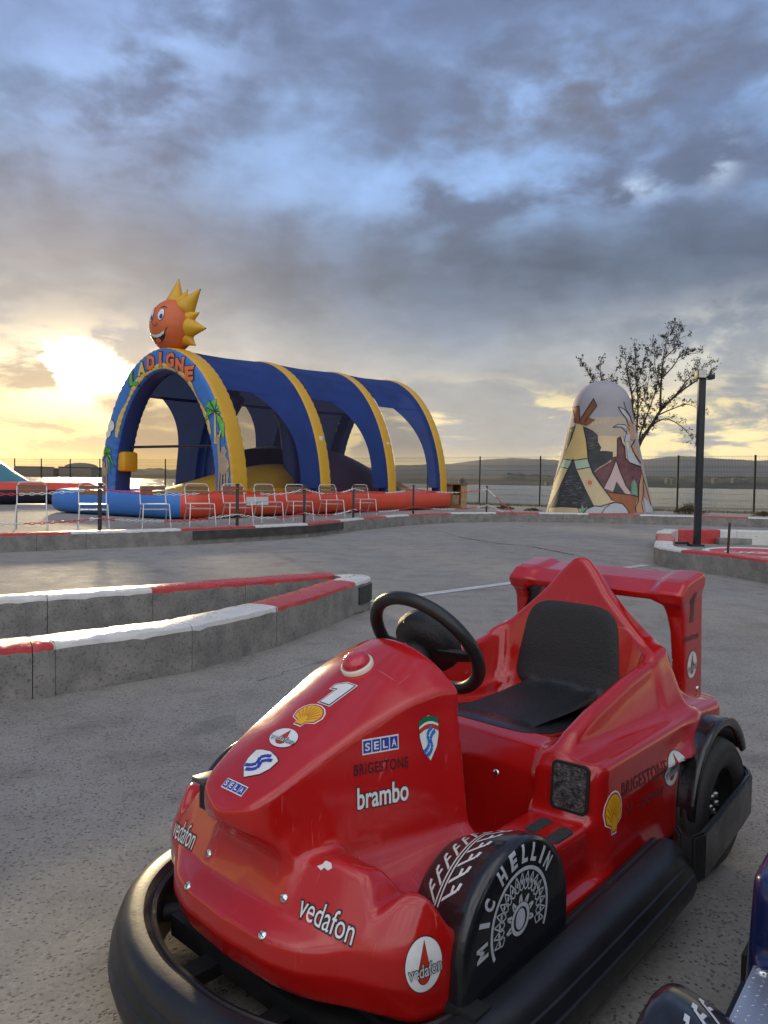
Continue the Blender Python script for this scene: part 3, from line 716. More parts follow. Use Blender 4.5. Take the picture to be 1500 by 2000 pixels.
def sk_text(t, mi, out=None, bold=.02, shear=0.0, ow=.035, space=1.0): return Sticker().text(t, 0, 0, 1, 1, mi, bold=bold, shear=shear, out=out, out_w=ow, space=space)
def tree_of(o): return BVHTree.FromObject(o, bpy.context.evaluated_depsgraph_get())
body_t = bvh_body; wing_t = tree_of(wing); ff_t = tree_of(ff); ffm_t = tree_of(ffm)
def sticker(sk, name, px, py, ax, val, u, n, Lu, Lv, tree, tilt=0.0, skew=0.0, reach=.08, parent=None, label=None):
    # px, py: where it sits; u: reading direction; n: off the surface; Lu, Lv: its lengths in the photo's pixels
    P0 = KB(px, py, ax, val); n = Vector(n).normalized(); u = Vector(u); u = (u-n*u.dot(n)).normalized(); v = n.cross(u)
    c = KI @ CC; d = (P0-c).normalized(); hp, hn, _, _ = tree.ray_cast(c+d*.3, d)
    if hp is not None: P0 = hp
    if tilt: q = Matrix.Rotation(tilt, 3, n); u = q @ u; v = q @ v
    e = .01; a = PX(KM @ P0); w = Lu/((PX(KM @ (P0+u*e))-a).length/e); h = Lv/((PX(KM @ (P0+v*e))-a).length/e)
    F = Matrix((u, v, n)).transposed().to_4x4(); F.translation = P0
    o = sk.lay(name, [MAT[k] for k in SM_], parent or kart, F, w, h, tree, reach)
    if label: o['label'] = label
    return o
HT = dict(ax='y', val=0.0, u=(0, 1, 0), n=(.47, 0, .88), tree=body_t)
sticker(sk_sela(), 'sticker', 458, 1537, Lu=44, Lv=22, tilt=.0, **HT)
sticker(sk_shield(), 'sticker', 503, 1493, Lu=54, Lv=75, tilt=-.05, **HT)
sticker(sk_roundel(), 'sticker', 554, 1441, Lu=50, Lv=48, **HT)
sticker(sk_shell(), 'sticker', 602, 1397, Lu=56, Lv=60, **HT)
sticker(sk_one(), 'number', 655, 1354, Lu=52, Lv=58, **HT)
HS = dict(ax='y', val=.14, u=(-.95, .24, 0), n=(.24, .95, .12), tree=body_t)
sticker(sk_sela(), 'sticker', 743, 1454, Lu=72, Lv=30, tilt=-.03, **HS)
sticker(sk_text('BRIGESTONE', BK, bold=.012, space=1.12), 'sticker', 745, 1496, Lu=108, Lv=22, tilt=-.05, **HS)
sticker(sk_text('brambo', WH, BK, bold=.02, ow=.045), 'sticker', 748, 1551, Lu=102, Lv=42, tilt=-.05, **HS)
sticker(sk_crest(), 'sticker', 838, 1441, Lu=44, Lv=92, **HS)
FR = dict(ax='x', val=1.06, u=(0, 1, 0), n=(.85, 0, .52), tree=body_t)
sticker(sk_text('vedafon', WH, BK, bold=.0, ow=.055), 'sticker', 360, 1626, Lu=66, Lv=42, **FR)
sticker(sk_text('vedafon', WH, BK, bold=.0, ow=.055), 'sticker', 638, 1793, Lu=104, Lv=50, **FR)
sticker(sk_roundel(), 'sticker', 828, 1885, 'y', .34, (-.72, .60, 0), (.60, .75, .05), 78, 112, body_t)
PS = dict(ax='y', val=.34, u=(-1, 0, 0), n=(0, 1, .05), tree=body_t)
sticker(sk_shell(), 'sticker', 1198, 1587, Lu=42, Lv=84, **PS)
sticker(sk_text('BRIGESTONE', GY, bold=.012, space=1.12), 'sticker', 1258, 1518, Lu=96, Lv=26, tilt=-.02, **PS)
sticker(sk_text('V - powar', GY, bold=.012, space=1.08), 'sticker', 1262, 1562, Lu=88, Lv=26, tilt=-.02, **PS)
sticker(sk_roundel(), 'sticker', 1313, 1500, Lu=34, Lv=70, **PS)
EP = dict(ax='y', val=.262, u=(-1, 0, 0), n=(0, 1, 0), tree=wing_t)
sticker(sk_one(GY), 'number', 1350, 1187, Lu=26, Lv=58, **EP)
sticker(sk_text('BRIGESTONE', GY), 'sticker', 1351, 1245, Lu=28, Lv=9, **EP)
sticker(sk_roundel(), 'sticker', 1351, 1298, Lu=20, Lv=54, **EP)
sticker(Sticker().poly([(-.5, -.5), (.5, -.5), (.5, .4), (.4, .5), (-.4, .5), (-.5, .4)], BK), 'panel', 1030, 1172, 'y', -.235, (-1, 0, 0), (0, 1, 0), 36, 70, wing_t)

# fender face: spoked wheel drawing with its arc of lettering
s = Sticker()
s.ringed(0, 0, .335, .362, SI, 0, R(-28), R(208)); s.ringed(0, 0, .085, .115, SI); s.ell(0, 0, .06, .075, SI); 
for k in range(17):
    a = R(-20+k*13.5)
    if a > R(200): break
    for sg in (-1, 1):
        s.line((.325*math.cos(a), .325*math.sin(a)), (.235*math.cos(a+sg*.16), .235*math.sin(a+sg*.16)), .010, SI)
        s.line((.235*math.cos(a+sg*.16), .235*math.sin(a+sg*.16)), (.20*math.cos(a), .20*math.sin(a)), .010, SI)
    s.ell(.262*math.cos(a), .262*math.sin(a), .012, .020, SI, 1, 8)
for k in range(7):
    a = R(-15+k*35); s.line((.12*math.cos(a-.10), .12*math.sin(a-.10)), (.175*math.cos(a), .175*math.sin(a)), .020, SI); s.line((.12*math.cos(a+.16), .12*math.sin(a+.16)), (.165*math.cos(a+.06), .165*math.sin(a+.06)), .016, SI)
for k, ch in enumerate('MICHELLIN'):
    a = R([186, 163, 147, 121, 103, 85, 69, 54, 40][k]); s.text(ch, .455*math.cos(a), .455*math.sin(a), .034 if ch == 'I' else (.105 if ch == 'M' else .076), .125, WH, 0, bold=.05, rot=a-math.pi/2)
s.parts = [(p, f, SI if mi == WH else mi, l) for p, f, mi, l in s.parts]
def fender_face(k, sy):
    n = Vector((0, sy, 0)); u = Vector((-sy, 0, 0)); v = Vector((0, 0, 1)); F = Matrix((u, v, n)).transposed().to_4x4(); F.translation = Vector((.783, .374*sy, .228))
    k.lay('fender_drawing', [MAT[q] for q in SM_], kart, F, .236, .236, ff_t if sy > 0 else ffm_t, .03)
fender_face(s, 1); fender_face(s, -1)
# tread print over the top of the fender: wrapped round its curve
def tread(sy):
    V = []; F = []
    c = Vector((.778, 0, .198))
    def P(s_, y):                              # s_ = angle from the front, y across
        a = s_; d = Vector((math.cos(a), 0, math.sin(a))); y_ = sy*y; o = Vector((c.x, y_, c.z))+d*.30
        p, n, _, _ = (ff_t if sy > 0 else ffm_t).ray_cast(o, -d); return (p+n*.0008) if p is not None else None
    def quad(a0, y0, a1, y1, w, hor=False):
        n = max(2, int(abs(a1-a0)/.04)+1); L = []
        for k in range(n+1):
            t = k/n; a = a0+(a1-a0)*t; y = y0+(y1-y0)*t
            p, q = (P(a, y-w/2), P(a, y+w/2)) if not hor else (P(a-w/2/.16, y), P(a+w/2/.16, y))
            if p is None or q is None: return
            L.append((p, q))
        b = len(V)
        for p, q in L: V.extend([tuple(p), tuple(q)])
        for k in range(n): F.append((b+2*k, b+2*k+1, b+2*k+3, b+2*k+2))
    quad(R(28), .288, R(104), .288, .0035); quad(R(28), .296, R(100), .296, .0035)
    for k in range(7):
        a = R(30+k*11.5)
        quad(a, .284, a+R(8.5), .258, .0065, True); quad(a+R(8.5), .258, a+R(13), .256, .006); quad(a+R(6), .268, a+R(10.5), .269, .005)
        a += R(3); quad(a, .300, a+R(8.5), .326, .0065, True); quad(a+R(8.5), .326, a+R(13), .328, .006); quad(a+R(6), .316, a+R(10.5), .315, .005)
    obj('tread_print', V, F, MAT['st_white'], kart)
tread(1); tread(-1)
# chipped gel coat on the shoulder
sticker(Sticker().poly([(-.5, -.2), (-.2, .1), (-.1, .45), (.3, .5), (.5, .25), (.3, -.05), (.0, -.02), (-.15, -.3)], 0), 'chipped_patch', 634, 1694, 'y', .16, (0, 1, 0), (.4, 0, .9), 26, 22, body_t)

def screw_on(tree, px, py, ax, val, d, r):
    P = KB(px, py, ax, val); p, n, _, _ = tree.ray_cast(P-Vector(d)*.1, Vector(d))
    if p is None: return
    q = n.to_track_quat('Z', 'Y').to_matrix().to_4x4(); q.translation = p
    b = MB().lathe([(r*1.08, -.001), (r, .0016), (r*.7, .003), (0, .0036)], 16, 0, q); b.box((-r*.75, -.0007, .0034), (r*.75, .0007, .0040), 1, q); b.build('screw', [MAT['chrome'], MAT['dark']], kart)
screw_on(wing_t, 1338, 1362, 'y', .262, (0, -1, 0), .008); screw_on(wing_t, 1362, 1345, 'y', .262, (0, -1, 0), .008)
def ground_mat():
    m_ = bpy.data.materials.new('worn_concrete'); m_.use_nodes = True; nt = m_.node_tree; N = nt.nodes; L = nt.links; p = N['Principled BSDF']
    tc = N.new('ShaderNodeTexCoord')
    def noise(sc, det, ro, dim=0.0):
        n = N.new('ShaderNodeTexNoise'); n.inputs['Scale'].default_value = sc; n.inputs['Detail'].default_value = det; n.inputs['Roughness'].default_value = ro; n.inputs['Distortion'].default_value = dim
        L.new(tc.outputs['Object'], n.inputs['Vector']); return n.outputs[0]
    def ramp(x, pts):
        n = N.new('ShaderNodeValToRGB'); e = n.color_ramp.elements
        while len(e) > 1: e.remove(e[0])
        e[0].position = pts[0][0]; e[0].color = (*pts[0][1], 1)
        for a, b in pts[1:]: q = e.new(a); q.color = (*b, 1)
        L.new(x, n.inputs[0]); return n.outputs[0]
    def mix(f, a, b, mode='MIX'):
        n = N.new('ShaderNodeMix'); n.data_type = 'RGBA'; n.blend_type = mode
        if isinstance(f, float): n.inputs[0].default_value = f
        else: L.new(f, n.inputs[0])
        for i, q in ((6, a), (7, b)):
            if isinstance(q, tuple): n.inputs[i].default_value = (*q, 1)
            else: L.new(q, n.inputs[i])
        return n.outputs[2]
    g = lambda x: (x, x, x)
    big = ramp(noise(0.35, 5, .6, .6), [(.30, (.275, .248, .218)), (.55, (.318, .294, .264)), (.75, (.352, .330, .300))])
    med = ramp(noise(3.2, 7, .65), [(.30, g(.74)), (.5, g(1.0)), (.72, g(1.12))])
    c = mix(1.0, big, med, 'MULTIPLY')
    fine = ramp(noise(75, 5, .80), [(.32, g(.42)), (.44, g(.90)), (.60, g(1.08)), (.70, g(1.7))])
    c = mix(0.8, c, fine, 'MULTIPLY')
    v = N.new('ShaderNodeTexVoronoi'); v.inputs['Scale'].default_value = 88; L.new(tc.outputs['Object'], v.inputs['Vector'])
    pit = ramp(v.outputs['Distance'], [(.14, g(0.1)), (.34, g(1.0))])
    msk = ramp(noise(22, 4, .7), [(.44, g(1.0)), (.52, g(0.0))])
    pm = mix(1.0, pit, msk, 'LIGHTEN') if False else None
    n1 = N.new('ShaderNodeMath'); n1.operation = 'MAXIMUM'; L.new(pit, n1.inputs[0]); L.new(msk, n1.inputs[1]); pits = n1.outputs[0]
    c = mix(pits, mix(1.0, c, (.42, .41, .40), 'MULTIPLY'), c)
    st = ramp(noise(1.1, 3, .5, 1.5), [(.66, g(0.0)), (.72, g(.35))])
    c = mix(st, c, (.12, .115, .11))
    L.new(c, p.inputs['Base Color'])
    rr = ramp(noise(6, 5, .6), [(.3, g(.74)), (.7, g(.88))]); L.new(rr, p.inputs['Roughness']); p.inputs['Specular IOR Level'].default_value = .38
    b = N.new('ShaderNodeBump'); b.inputs['Strength'].default_value = .8; b.inputs['Distance'].default_value = .007
    a = N.new('ShaderNodeMath'); a.operation = 'MULTIPLY_ADD'; L.new(noise(75, 6, .80), a.inputs[0]); a.inputs[1].default_value = 1.0; L.new(pits, a.inputs[2])
    L.new(a.outputs[0], b.inputs['Height']); L.new(b.outputs[0], p.inputs['Normal'])
    return m_
MAT['ground'] = ground_mat()
v = [(-90, -60, 0), (90, -60, 0), (90, 28.5, 0), (4.6, 34.2, 0), (-13, 48.4, 0), (-90, 66, 0)]
obj('ground', v, [tuple(range(6))], MAT['ground'])['kind'] = 'structure'
# ---------------------------------------------------------------- kerbs of concrete blocks with painted tops
def conc_mat(name, c1, c2):
    m_ = mat(name, c1, .85, col2=c2, vscale=7, bump=.8, bscale=60, bdist=.004); nt = m_.node_tree; N = nt.nodes; L = nt.links
    p = N['Principled BSDF']; src = p.inputs['Base Color'].links[0].from_socket; tc = [n for n in N if n.type == 'TEX_COORD'][0]
    n = N.new('ShaderNodeTexNoise'); n.inputs['Scale'].default_value = 70; n.inputs['Detail'].default_value = 5; n.inputs['Roughness'].default_value = .75; L.new(tc.outputs['Object'], n.inputs[0])
    r = N.new('ShaderNodeValToRGB'); e = r.color_ramp.elements; e[0].position = .36; e[0].color = (.25, .25, .25, 1); e[1].position = .47; e[1].color = (1, 1, 1, 1); L.new(n.outputs[0], r.inputs[0])
    x = N.new('ShaderNodeMix'); x.data_type = 'RGBA'; x.blend_type = 'MULTIPLY'; x.inputs[0].default_value = .75; L.new(src, x.inputs[6]); L.new(r.outputs[0], x.inputs[7]); L.new(x.outputs[2], p.inputs['Base Color'])
    return m_
MAT['block'] = conc_mat('cast_concrete', (.30, .28, .25), (.17, .165, .155))
def paint(name, c, wear=(.30, .28, .26), thr=.62):
    m_ = mat(name, c, .32, bump=.8, bscale=35, bdist=.006, rvar=.12); nt = m_.node_tree; N = nt.nodes; L = nt.links; p = N['Principled BSDF']
    tc = [n for n in N if n.type == 'TEX_COORD'][0]; n = N.new('ShaderNodeTexNoise'); n.inputs['Scale'].default_value = 9; n.inputs['Detail'].default_value = 8; n.inputs['Roughness'].default_value = .72; L.new(tc.outputs['Object'], n.inputs[0])
    r = N.new('ShaderNodeValToRGB'); e = r.color_ramp.elements; e[0].position = thr; e[0].color = (*c, 1); e[1].position = thr+.06; e[1].color = (*wear, 1)
    q = e.new(.35); q.color = (*[x*.84 for x in c], 1); L.new(n.outputs[0], r.inputs[0]); L.new(r.outputs[0], p.inputs['Base Color']); return m_
MAT['pw'] = paint('white_kerb_paint', (.72, .70, .66)); MAT['pr'] = paint('red_kerb_paint', (.52, .045, .045), (.35, .2, .17))
def path_len(P):
    L = [0.0]
    for a, b in zip(P, P[1:]): L.append(L[-1]+(b-a).length)
    return L
def at_len(P, L, s):
    s = max(0.0, min(L[-1], s))
    for i in range(len(P)-1):
        if s <= L[i+1] or i == len(P)-2:
            t = (s-L[i])/max(1e-9, L[i+1]-L[i]); return P[i].lerp(P[i+1], t)
def kerb(name, label, P, side, cuts, cols, h=.23, w=.22, group=None, inner_paint=()):
    # P: line of the top front edge; side: +1 when the kerb's body lies left of the walking direction
    P = [Vector((p[0], p[1], 0)) for p in P]; L = path_len(P); root = empty(name, P[0]); tag(root, label, 'kerb', group)
    cuts = [0.0]+[c for c in cuts if 0 < c < L[-1]]+[L[-1]]
    cols = [(0.0, cols[0][1])]+list(cols[1:]) if cols else []
    def colour(s):
        c = cols[0][1]
        for a, b in cols:
            if s >= a: c = b
        return c
    for i in range(len(cuts)-1):
        a, b = cuts[i]+.0018, cuts[i+1]-.0018
        nst = max(4, min(26, int((b-a)/.05)))
        st = sorted(set([a, b]+[x for x in L if a < x < b]+[c[0] for c in cols if a < c[0] < b]+[a+(b-a)*k/nst for k in range(1, nst)])); n = len(st); V = []
        jit = random.uniform(-.004, .004)
        for s_ in st:
            p = at_len(P, L, s_); t = (at_len(P, L, s_+.05)-at_len(P, L, s_-.05)).normalized(); o = Vector((-t.y, t.x, 0))*side; q = p-root.location
            e = random.uniform(-.0018, .0018); g1, g2, g3 = random.gauss(0, .0012), random.gauss(0, .0012), -abs(random.gauss(0, .005))
            for d_, z in ((.0, 0), (.0, h-.030+g3), (g1*.3, h-.026+g3), (0.004+g1, h-.008+g2), (.018+g2, h-.001+g1), (w/2, h+.003+e), (w-.018+g1, h-.001+g2), (w-.004+g2, h-.008+g1), (w+g1*.3, h-.022), (w, h-.026), (w, 0)): V.append(q+o*(d_+jit)+Vector((0, 0, z)))
        F = []; MI = []; K_ = 11
        for k in range(n-1):
            cc = {'w': 1, 'r': 2}[colour((st[k]+st[k+1])/2)]; ip = (i in inner_paint)
            for j in range(K_-1):
                F.append((k*K_+j, (k+1)*K_+j, (k+1)*K_+j+1, k*K_+j+1) if side < 0 else (k*K_+j, k*K_+j+1, (k+1)*K_+j+1, (k+1)*K_+j)); MI.append(cc if (2 <= j <= 7 or (ip and j >= 8)) else 0)
        e0 = tuple(range(K_)); e1 = tuple(range((n-1)*K_, n*K_)); F += [e0 if side < 0 else e0[::-1], e1[::-1] if side < 0 else e1]; MI += [0, 0]
        b_ = obj('concrete_block', V, F, [MAT['block'], MAT['pw'], MAT['pr']], root, False, MI)
        bm = bmesh.new(); bm.from_mesh(b_.data); bmesh.ops.recalc_face_normals(bm, faces=bm.faces); bm.to_mesh(b_.data); bm.free()
        for pl in b_.data.polygons: pl.use_smooth = True
        b_.data.set_sharp_from_angle(angle=R(40))
    return root, P, L
ZT = .23
def top(*pts): return [G(x, y, ZT) for x, y in pts]
def s_of(P, L, px):      # arc length where the line is seen at photo column px
    best = None
    for k in range(601):
        s_ = L[-1]*k/600; q = at_len(P, L, s_); u = PX((q.x, q.y, ZT)).x
        if best is None or abs(u-px) < best[0]: best = (abs(u-px), s_)
    return best[1]
# near island: two runs meeting in a rounded nose
front = top((-420, 1334), (-160, 1290), (0, 1266), (99, 1257), (377, 1221), (543, 1184), (640, 1155), (692, 1137), (716, 1131), (724, 1127), (722, 1124), (708, 1121.5), (680, 1120.5), (648, 1122))
fP = [Vector((p.x, p.y, 0)) for p in front]; fL = path_len(fP)
k1, P1, L1 = kerb('track_kerb', 'grey concrete track kerb with red and white top ending in a rounded nose, nearest left', front, 1,
    [s_of(fP, fL, x) for x in (-300, -100, 64, 108, 376, 541, 634)]+[s_of(fP, fL, 705)], [(0, 'r'), (s_of(fP, fL, 104), 'w'), (s_of(fP, fL, 543), 'r'), (s_of(fP, fL, 694), 'w')], group='track kerbs')
back = top((662, 1122.5), (610, 1126), (297, 1150), (90, 1164), (0, 1170), (-200, 1186), (-500, 1215))
bP = [Vector((p.x, p.y, 0)) for p in back]; bL = path_len(bP)
kerb('track_kerb', 'grey concrete kerb run behind the nearest one, meeting it at its rounded nose', back, -1,
    [s_of(bP, bL, x) for x in (480, 297, 92, -150, -330)], [(0, 'r'), (s_of(bP, bL, 297), 'w'), (s_of(bP, bL, -150), 'r')], group='track kerbs')
# dark rubber pad on the nose
q = at_len(P1, L1, s_of(fP, fL, 716)); 
v_, f_ = [], []
pp = [at_len(P1, L1, s_of(fP, fL, 700)+d) for d in (0, .08, .16, .22, .28)]
off = [(p-Vector((5.4*0+at_len(P1, L1, L1[-1]*.93).x*0, 0, 0))) for p in pp]
PADM = mat('old_rubber_pad', (.035, .04, .036), .7, var=.3, vscale=20)
cen = (P1[7]+P1[-1])/2
b = MB()
for a_, c_ in zip(pp, pp[1:]):
    t = (c_-a_).normalized(); o = Vector((t.y, -t.x, 0))*.014
    v = [a_+Vector((0, 0, .06)), c_+Vector((0, 0, .06)), c_+o+Vector((0, 0, .06)), a_+o+Vector((0, 0, .06))]; b.add(v+[x+Vector((0, 0, .125)) for x in v], [(0, 3, 2, 1), (4, 5, 6, 7), (0, 1, 5, 4), (1, 2, 6, 5), (2, 3, 7, 6), (3, 0, 4, 7)])
pd = b.build('rubber_pad', PADM, k1); pd.location = -k1.location

# long outer kerb
far = top((-900, 1090), (-420, 1060), (-150, 1049), (0, 1042.5), (170, 1038), (353, 1033), (480, 1028), (601, 1022.5), (665, 1016), (712, 1011.5), (790, 1005.5), (885, 1001.5), (1000, 1000.5), (1120, 1002), (1248, 1005), (1380, 1008), (1500, 1011.5), (1700, 1020), (2100, 1042))
farP = [Vector((p.x, p.y, 0)) for p in far]; farL = path_len(farP)
cx = [s_of(farP, farL, x) for x in (-400, -200, 70, 170, 353, 455, 560, 712, 805, 885, 930, 970, 1050, 1100, 1151, 1200, 1250, 1302, 1368, 1464, 1560, 1680)]
cr_ = []
for x, c in ((-900, 'w'), (-300, 'r'), (140, 'w'), (353, 'r'), (500, 'w'), (601, 'r'), (665, 'w'), (712, 'r'), (755, 'w'), (800, 'r'), (880, 'w'), (970, 'r'), (1055, 'w'), (1150, 'r'), (1248, 'w'), (1366, 'r'), (1463, 'w'), (1600, 'r'), (1720, 'w')): cr_.append((s_of(farP, farL, x), c))
k2, P2, L2 = kerb('track_kerb', 'long curving outer kerb in front of the white chairs and the painted cone', far, 1, cx, cr_, group='track kerbs')
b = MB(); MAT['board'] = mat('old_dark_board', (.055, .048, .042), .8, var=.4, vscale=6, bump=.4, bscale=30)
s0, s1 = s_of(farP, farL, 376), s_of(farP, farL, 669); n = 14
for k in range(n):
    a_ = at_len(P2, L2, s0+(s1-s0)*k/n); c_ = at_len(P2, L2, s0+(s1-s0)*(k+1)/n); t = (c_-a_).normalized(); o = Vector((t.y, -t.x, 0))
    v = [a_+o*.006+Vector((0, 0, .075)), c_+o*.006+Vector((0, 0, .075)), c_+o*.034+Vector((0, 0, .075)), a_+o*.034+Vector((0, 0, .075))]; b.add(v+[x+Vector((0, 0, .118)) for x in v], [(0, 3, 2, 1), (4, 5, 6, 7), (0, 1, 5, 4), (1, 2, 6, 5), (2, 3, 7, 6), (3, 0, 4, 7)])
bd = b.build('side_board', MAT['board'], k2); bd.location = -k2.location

# island on the right
isl = top((1900, 1165), (1700, 1130), (1500, 1094), (1430, 1084), (1330, 1074), (1290, 1068), (1277, 1063), (1279, 1055), (1286, 1047), (1281, 1041), (1284, 1036), (1298, 1033), (1400, 1033), (1500, 1036), (1750, 1046), (2000, 1060))
iP = [Vector((p.x, p.y, 0)) for p in isl]; iL = path_len(iP)
i1 = fr_e = path_len(iP)[6]
def sI(i): return iL[i]
k3, P3, L3 = kerb('track_kerb', 'concrete kerb ring round the lamp post on the right, painted red and white', isl, -1,
    [iL[1], iL[2]-.3, iL[4], iL[6]+.02, iL[7], iL[9], iL[11], iL[12]-.9, iL[12], iL[13]-.5, iL[13]+.6, iL[14]], [(0, 'w'), (iL[1], 'r'), (iL[4], 'w'), (iL[7]-.1, 'r'), (iL[9]-.1, 'w'), (iL[11]+.1, 'r'), (iL[12]-.1, 'w')], group='track kerbs', inner_paint=(4, 5, 6, 7, 8, 9, 10, 11))

# painted line and cracks
MAT['line'] = mat('road_paint', (.62, .61, .58), .6, col2=(.42, .41, .39), vscale=9)
a, b_ = G(722, 1176), G(1262, 1104); t = (b_-a).normalized(); o = Vector((-t.y, t.x, 0))*.055
e1 = G(1262, 1104)
v = [a-o, b_-o, b_+o, a+o]; obj('track_line', [x+Vector((0, 0, .004)) for x in v], [(0, 1, 2, 3)], MAT['line'])['kind'] = 'structure'
MAT['crack'] = mat('crack_dirt', (.045, .04, .038), .95)
def crack(pts, w, seed):
    rnd = random.Random(seed); P = [G(x, y) for x, y in pts]; L = path_len(P); n = max(6, int(L[-1]/.05)); V = []; F = []
    for k in range(n+1):
        p = at_len(P, L, L[-1]*k/n); t = (at_len(P, L, L[-1]*k/n+.03)-at_len(P, L, L[-1]*k/n-.03)).normalized(); o = Vector((-t.y, t.x, 0)); j = rnd.gauss(0, .010)
        ww = w*rnd.uniform(.3, 1.2); V += [p+o*(j-ww/2)+Vector((0, 0, .0035)), p+o*(j+ww/2)+Vector((0, 0, .0035))]
    for k in range(n): F.append((2*k, 2*k+2, 2*k+3, 2*k+1))
    return V, F
VV, FF = [], []
for i, (pts, w) in enumerate([([(895, 1049), (960, 1060), (1040, 1068), (1120, 1084)], .030), ([(895, 1049), (1000, 1050), (1200, 1050), (1280, 1046)], .012), ([(1120, 1084), (1180, 1096), (1320, 1120), (1500, 1150)], .012),
    ([(700, 1040), (850, 1036), (900, 1049)], .012), ([(0, 1369), (370, 1306), (535, 1254), (722, 1190)], .03), ([(500, 1330), (640, 1290), (705, 1272)], .004), ([(-10, 1243), (300, 1222), (420, 1200)], .02)]):
    v, f = crack(pts, w, i); b0 = len(VV); VV += v; FF += [tuple(j+b0 for j in q) for q in f]
obj('ground_cracks', VV, FF, MAT['crack'])['kind'] = 'structure'

# ---------------------------------------------------------------- lamp post, floodlights, island things
MAT['post'] = mat('dark_post_paint', (.012, .016, .020), .6, var=.3, vscale=8)
base = G(1361, 1067); dpt = base.y
lp = empty('lamp_post', base); tag(lp, 'tall square dark lamp post with two small floodlights standing in the kerb ring', 'lamp post')
topz = AT(1371, 727, dpt).z
MB().box((-.046, -.046, .0), (.046, .046, topz-.02)).build('pole', MAT['post'], lp, bevel=.006)
MB().box((-.058, -.030, topz*.60), (-.047, .030, topz*.97)).box((-.062, -.035, .58*topz), (-.047, .035, .60*topz)).build('cable_duct', MAT['post'], lp)
MB().box((-.12, -.08, 0), (.09, .09, .03)).box((-.50, .05, .02), (-.1, .12, .06)).build('foot_plate', MAT['post'], lp, bevel=.004)
fl = MB().box((-.095, -.08, topz-.10), (.035, .08, topz+.03)).build('floodlight', MAT['post'], lp, bevel=.01)
MB().box((-.088, -.084, topz-.09), (.028, -.081, topz+.02)).build('glass', MAT['steel'], fl)
fl = MB().box((.075, -.07, topz-.11), (.17, .07, topz-.035)).box((.04, -.02, topz-.09), (.08, .02, topz-.06)).build('floodlight', MAT['post'], lp, bevel=.01)
MB().box((.172, -.06, topz-.10), (.174, .06, topz-.045)).build('glass', MAT['steel'], fl)
MAT['rust'] = mat('brown_stake', (.05, .028, .022), .7)
p = G(1421.5, 1079, ZT); tag(MB().tube([(p.x, p.y, .2), (p.x+.01, p.y, .2+(1079-1021)*p.y/1500+.03)], .014, 8).build('stake', MAT['rust']), 'thin rusty brown stake standing on the red kerb beside the lamp post', 'stake')
# round painted lid lying inside the ring
MAT['signred'] = mat('sign_red', (.55, .03, .035), .5, var=.12, vscale=3); 
c = G(1500, 1080, .10); rr = (G(1372, 1072, .10)-c).length*.98
lid = empty('round_panel', (c.x, c.y, 0)); tag(lid, 'big round red panel with white rim and white script lying inside the kerb ring', 'panel')
MB().lathe([(0, .10), (rr*.90, .10)], 60, 0).build('face', MAT['signred'], lid)
MB().lathe([(rr*.90, .101), (rr*.905, .108), (rr, .108), (rr, .02)], 60, 0).build('white_rim', MAT['st_white'], lid)
vv, ff2 = [], []
s = Sticker(); s.text('Coca-Cola', 0, .12, 1.5, .50, 0, bold=.03, shear=.3)
for (vs, fs, mi, ly) in s.parts:
    b0 = len(vv); vv += [(x*rr*.92, y*rr*.92-.05, .1035) for x, y in vs]; ff2 += [tuple(q+b0 for q in f) for f in fs]
obj('white_script', vv, ff2, MAT['st_white'], lid)
for k, (px, sz) in enumerate(((1420, .34), (1452, .34))):
    p = G(px, 1063); bx = MB().box((-sz/2, -.09, 0), (sz/2, .09, .10)).build('loose_block', MAT['block'], None, bevel=.008); bx.location = p; tag(bx, ['grey loose block against the white kerb, left of the thin stake', 'grey loose block against the white kerb, right of the thin stake'][k], 'block', 'loose blocks inside the kerb ring')
# ---------------------------------------------------------------- water, shores, hills
WZ = -1.0
def water_mat():
    m_ = bpy.data.materials.new('lagoon_water'); m_.use_nodes = True; nt = m_.node_tree; N = nt.nodes; L = nt.links; p = N['Principled BSDF']
    p.inputs['Base Color'].default_value = (.05, .06, .06, 1); p.inputs['Roughness'].default_value = .16; p.inputs['Specular IOR Level'].default_value = .5
    tc = N.new('ShaderNodeTexCoord'); mp = N.new('ShaderNodeMapping'); mp.inputs['Scale'].default_value = (.55, 1.6, 1); L.new(tc.outputs['Object'], mp.inputs[0])
    n = N.new('ShaderNodeTexNoise'); n.inputs['Scale'].default_value = 1.1; n.inputs['Detail'].default_value = 6; n.inputs['Roughness'].default_value = .6; L.new(mp.outputs[0], n.inputs[0])
    b = N.new('ShaderNodeBump'); b.inputs['Strength'].default_value = 1.0; b.inputs['Distance'].default_value = .30; L.new(n.outputs[0], b.inputs['Height']); L.new(b.outputs[0], p.inputs['Normal'])
    return m_
MAT['water'] = water_mat()
o = obj('water', [(-3000, 20, WZ), (3000, 20, WZ), (3000, 1500, WZ), (-3000, 1500, WZ)], [(0, 1, 2, 3)], MAT['water']); o['kind'] = 'structure'
MAT['scrub'] = mat('far_scrub', (.055, .050, .032), .95, col2=(.028, .030, .022), vscale=.02, bump=.5, bscale=.1)
MAT['hill'] = mat('far_hill', (.040, .050, .055), .95, col2=(.026, .034, .040), vscale=.006)
MAT['bank'] = mat('dry_bank', (.16, .13, .085), .95, col2=(.07, .07, .04), vscale=1.3, bump=.5, bscale=6)
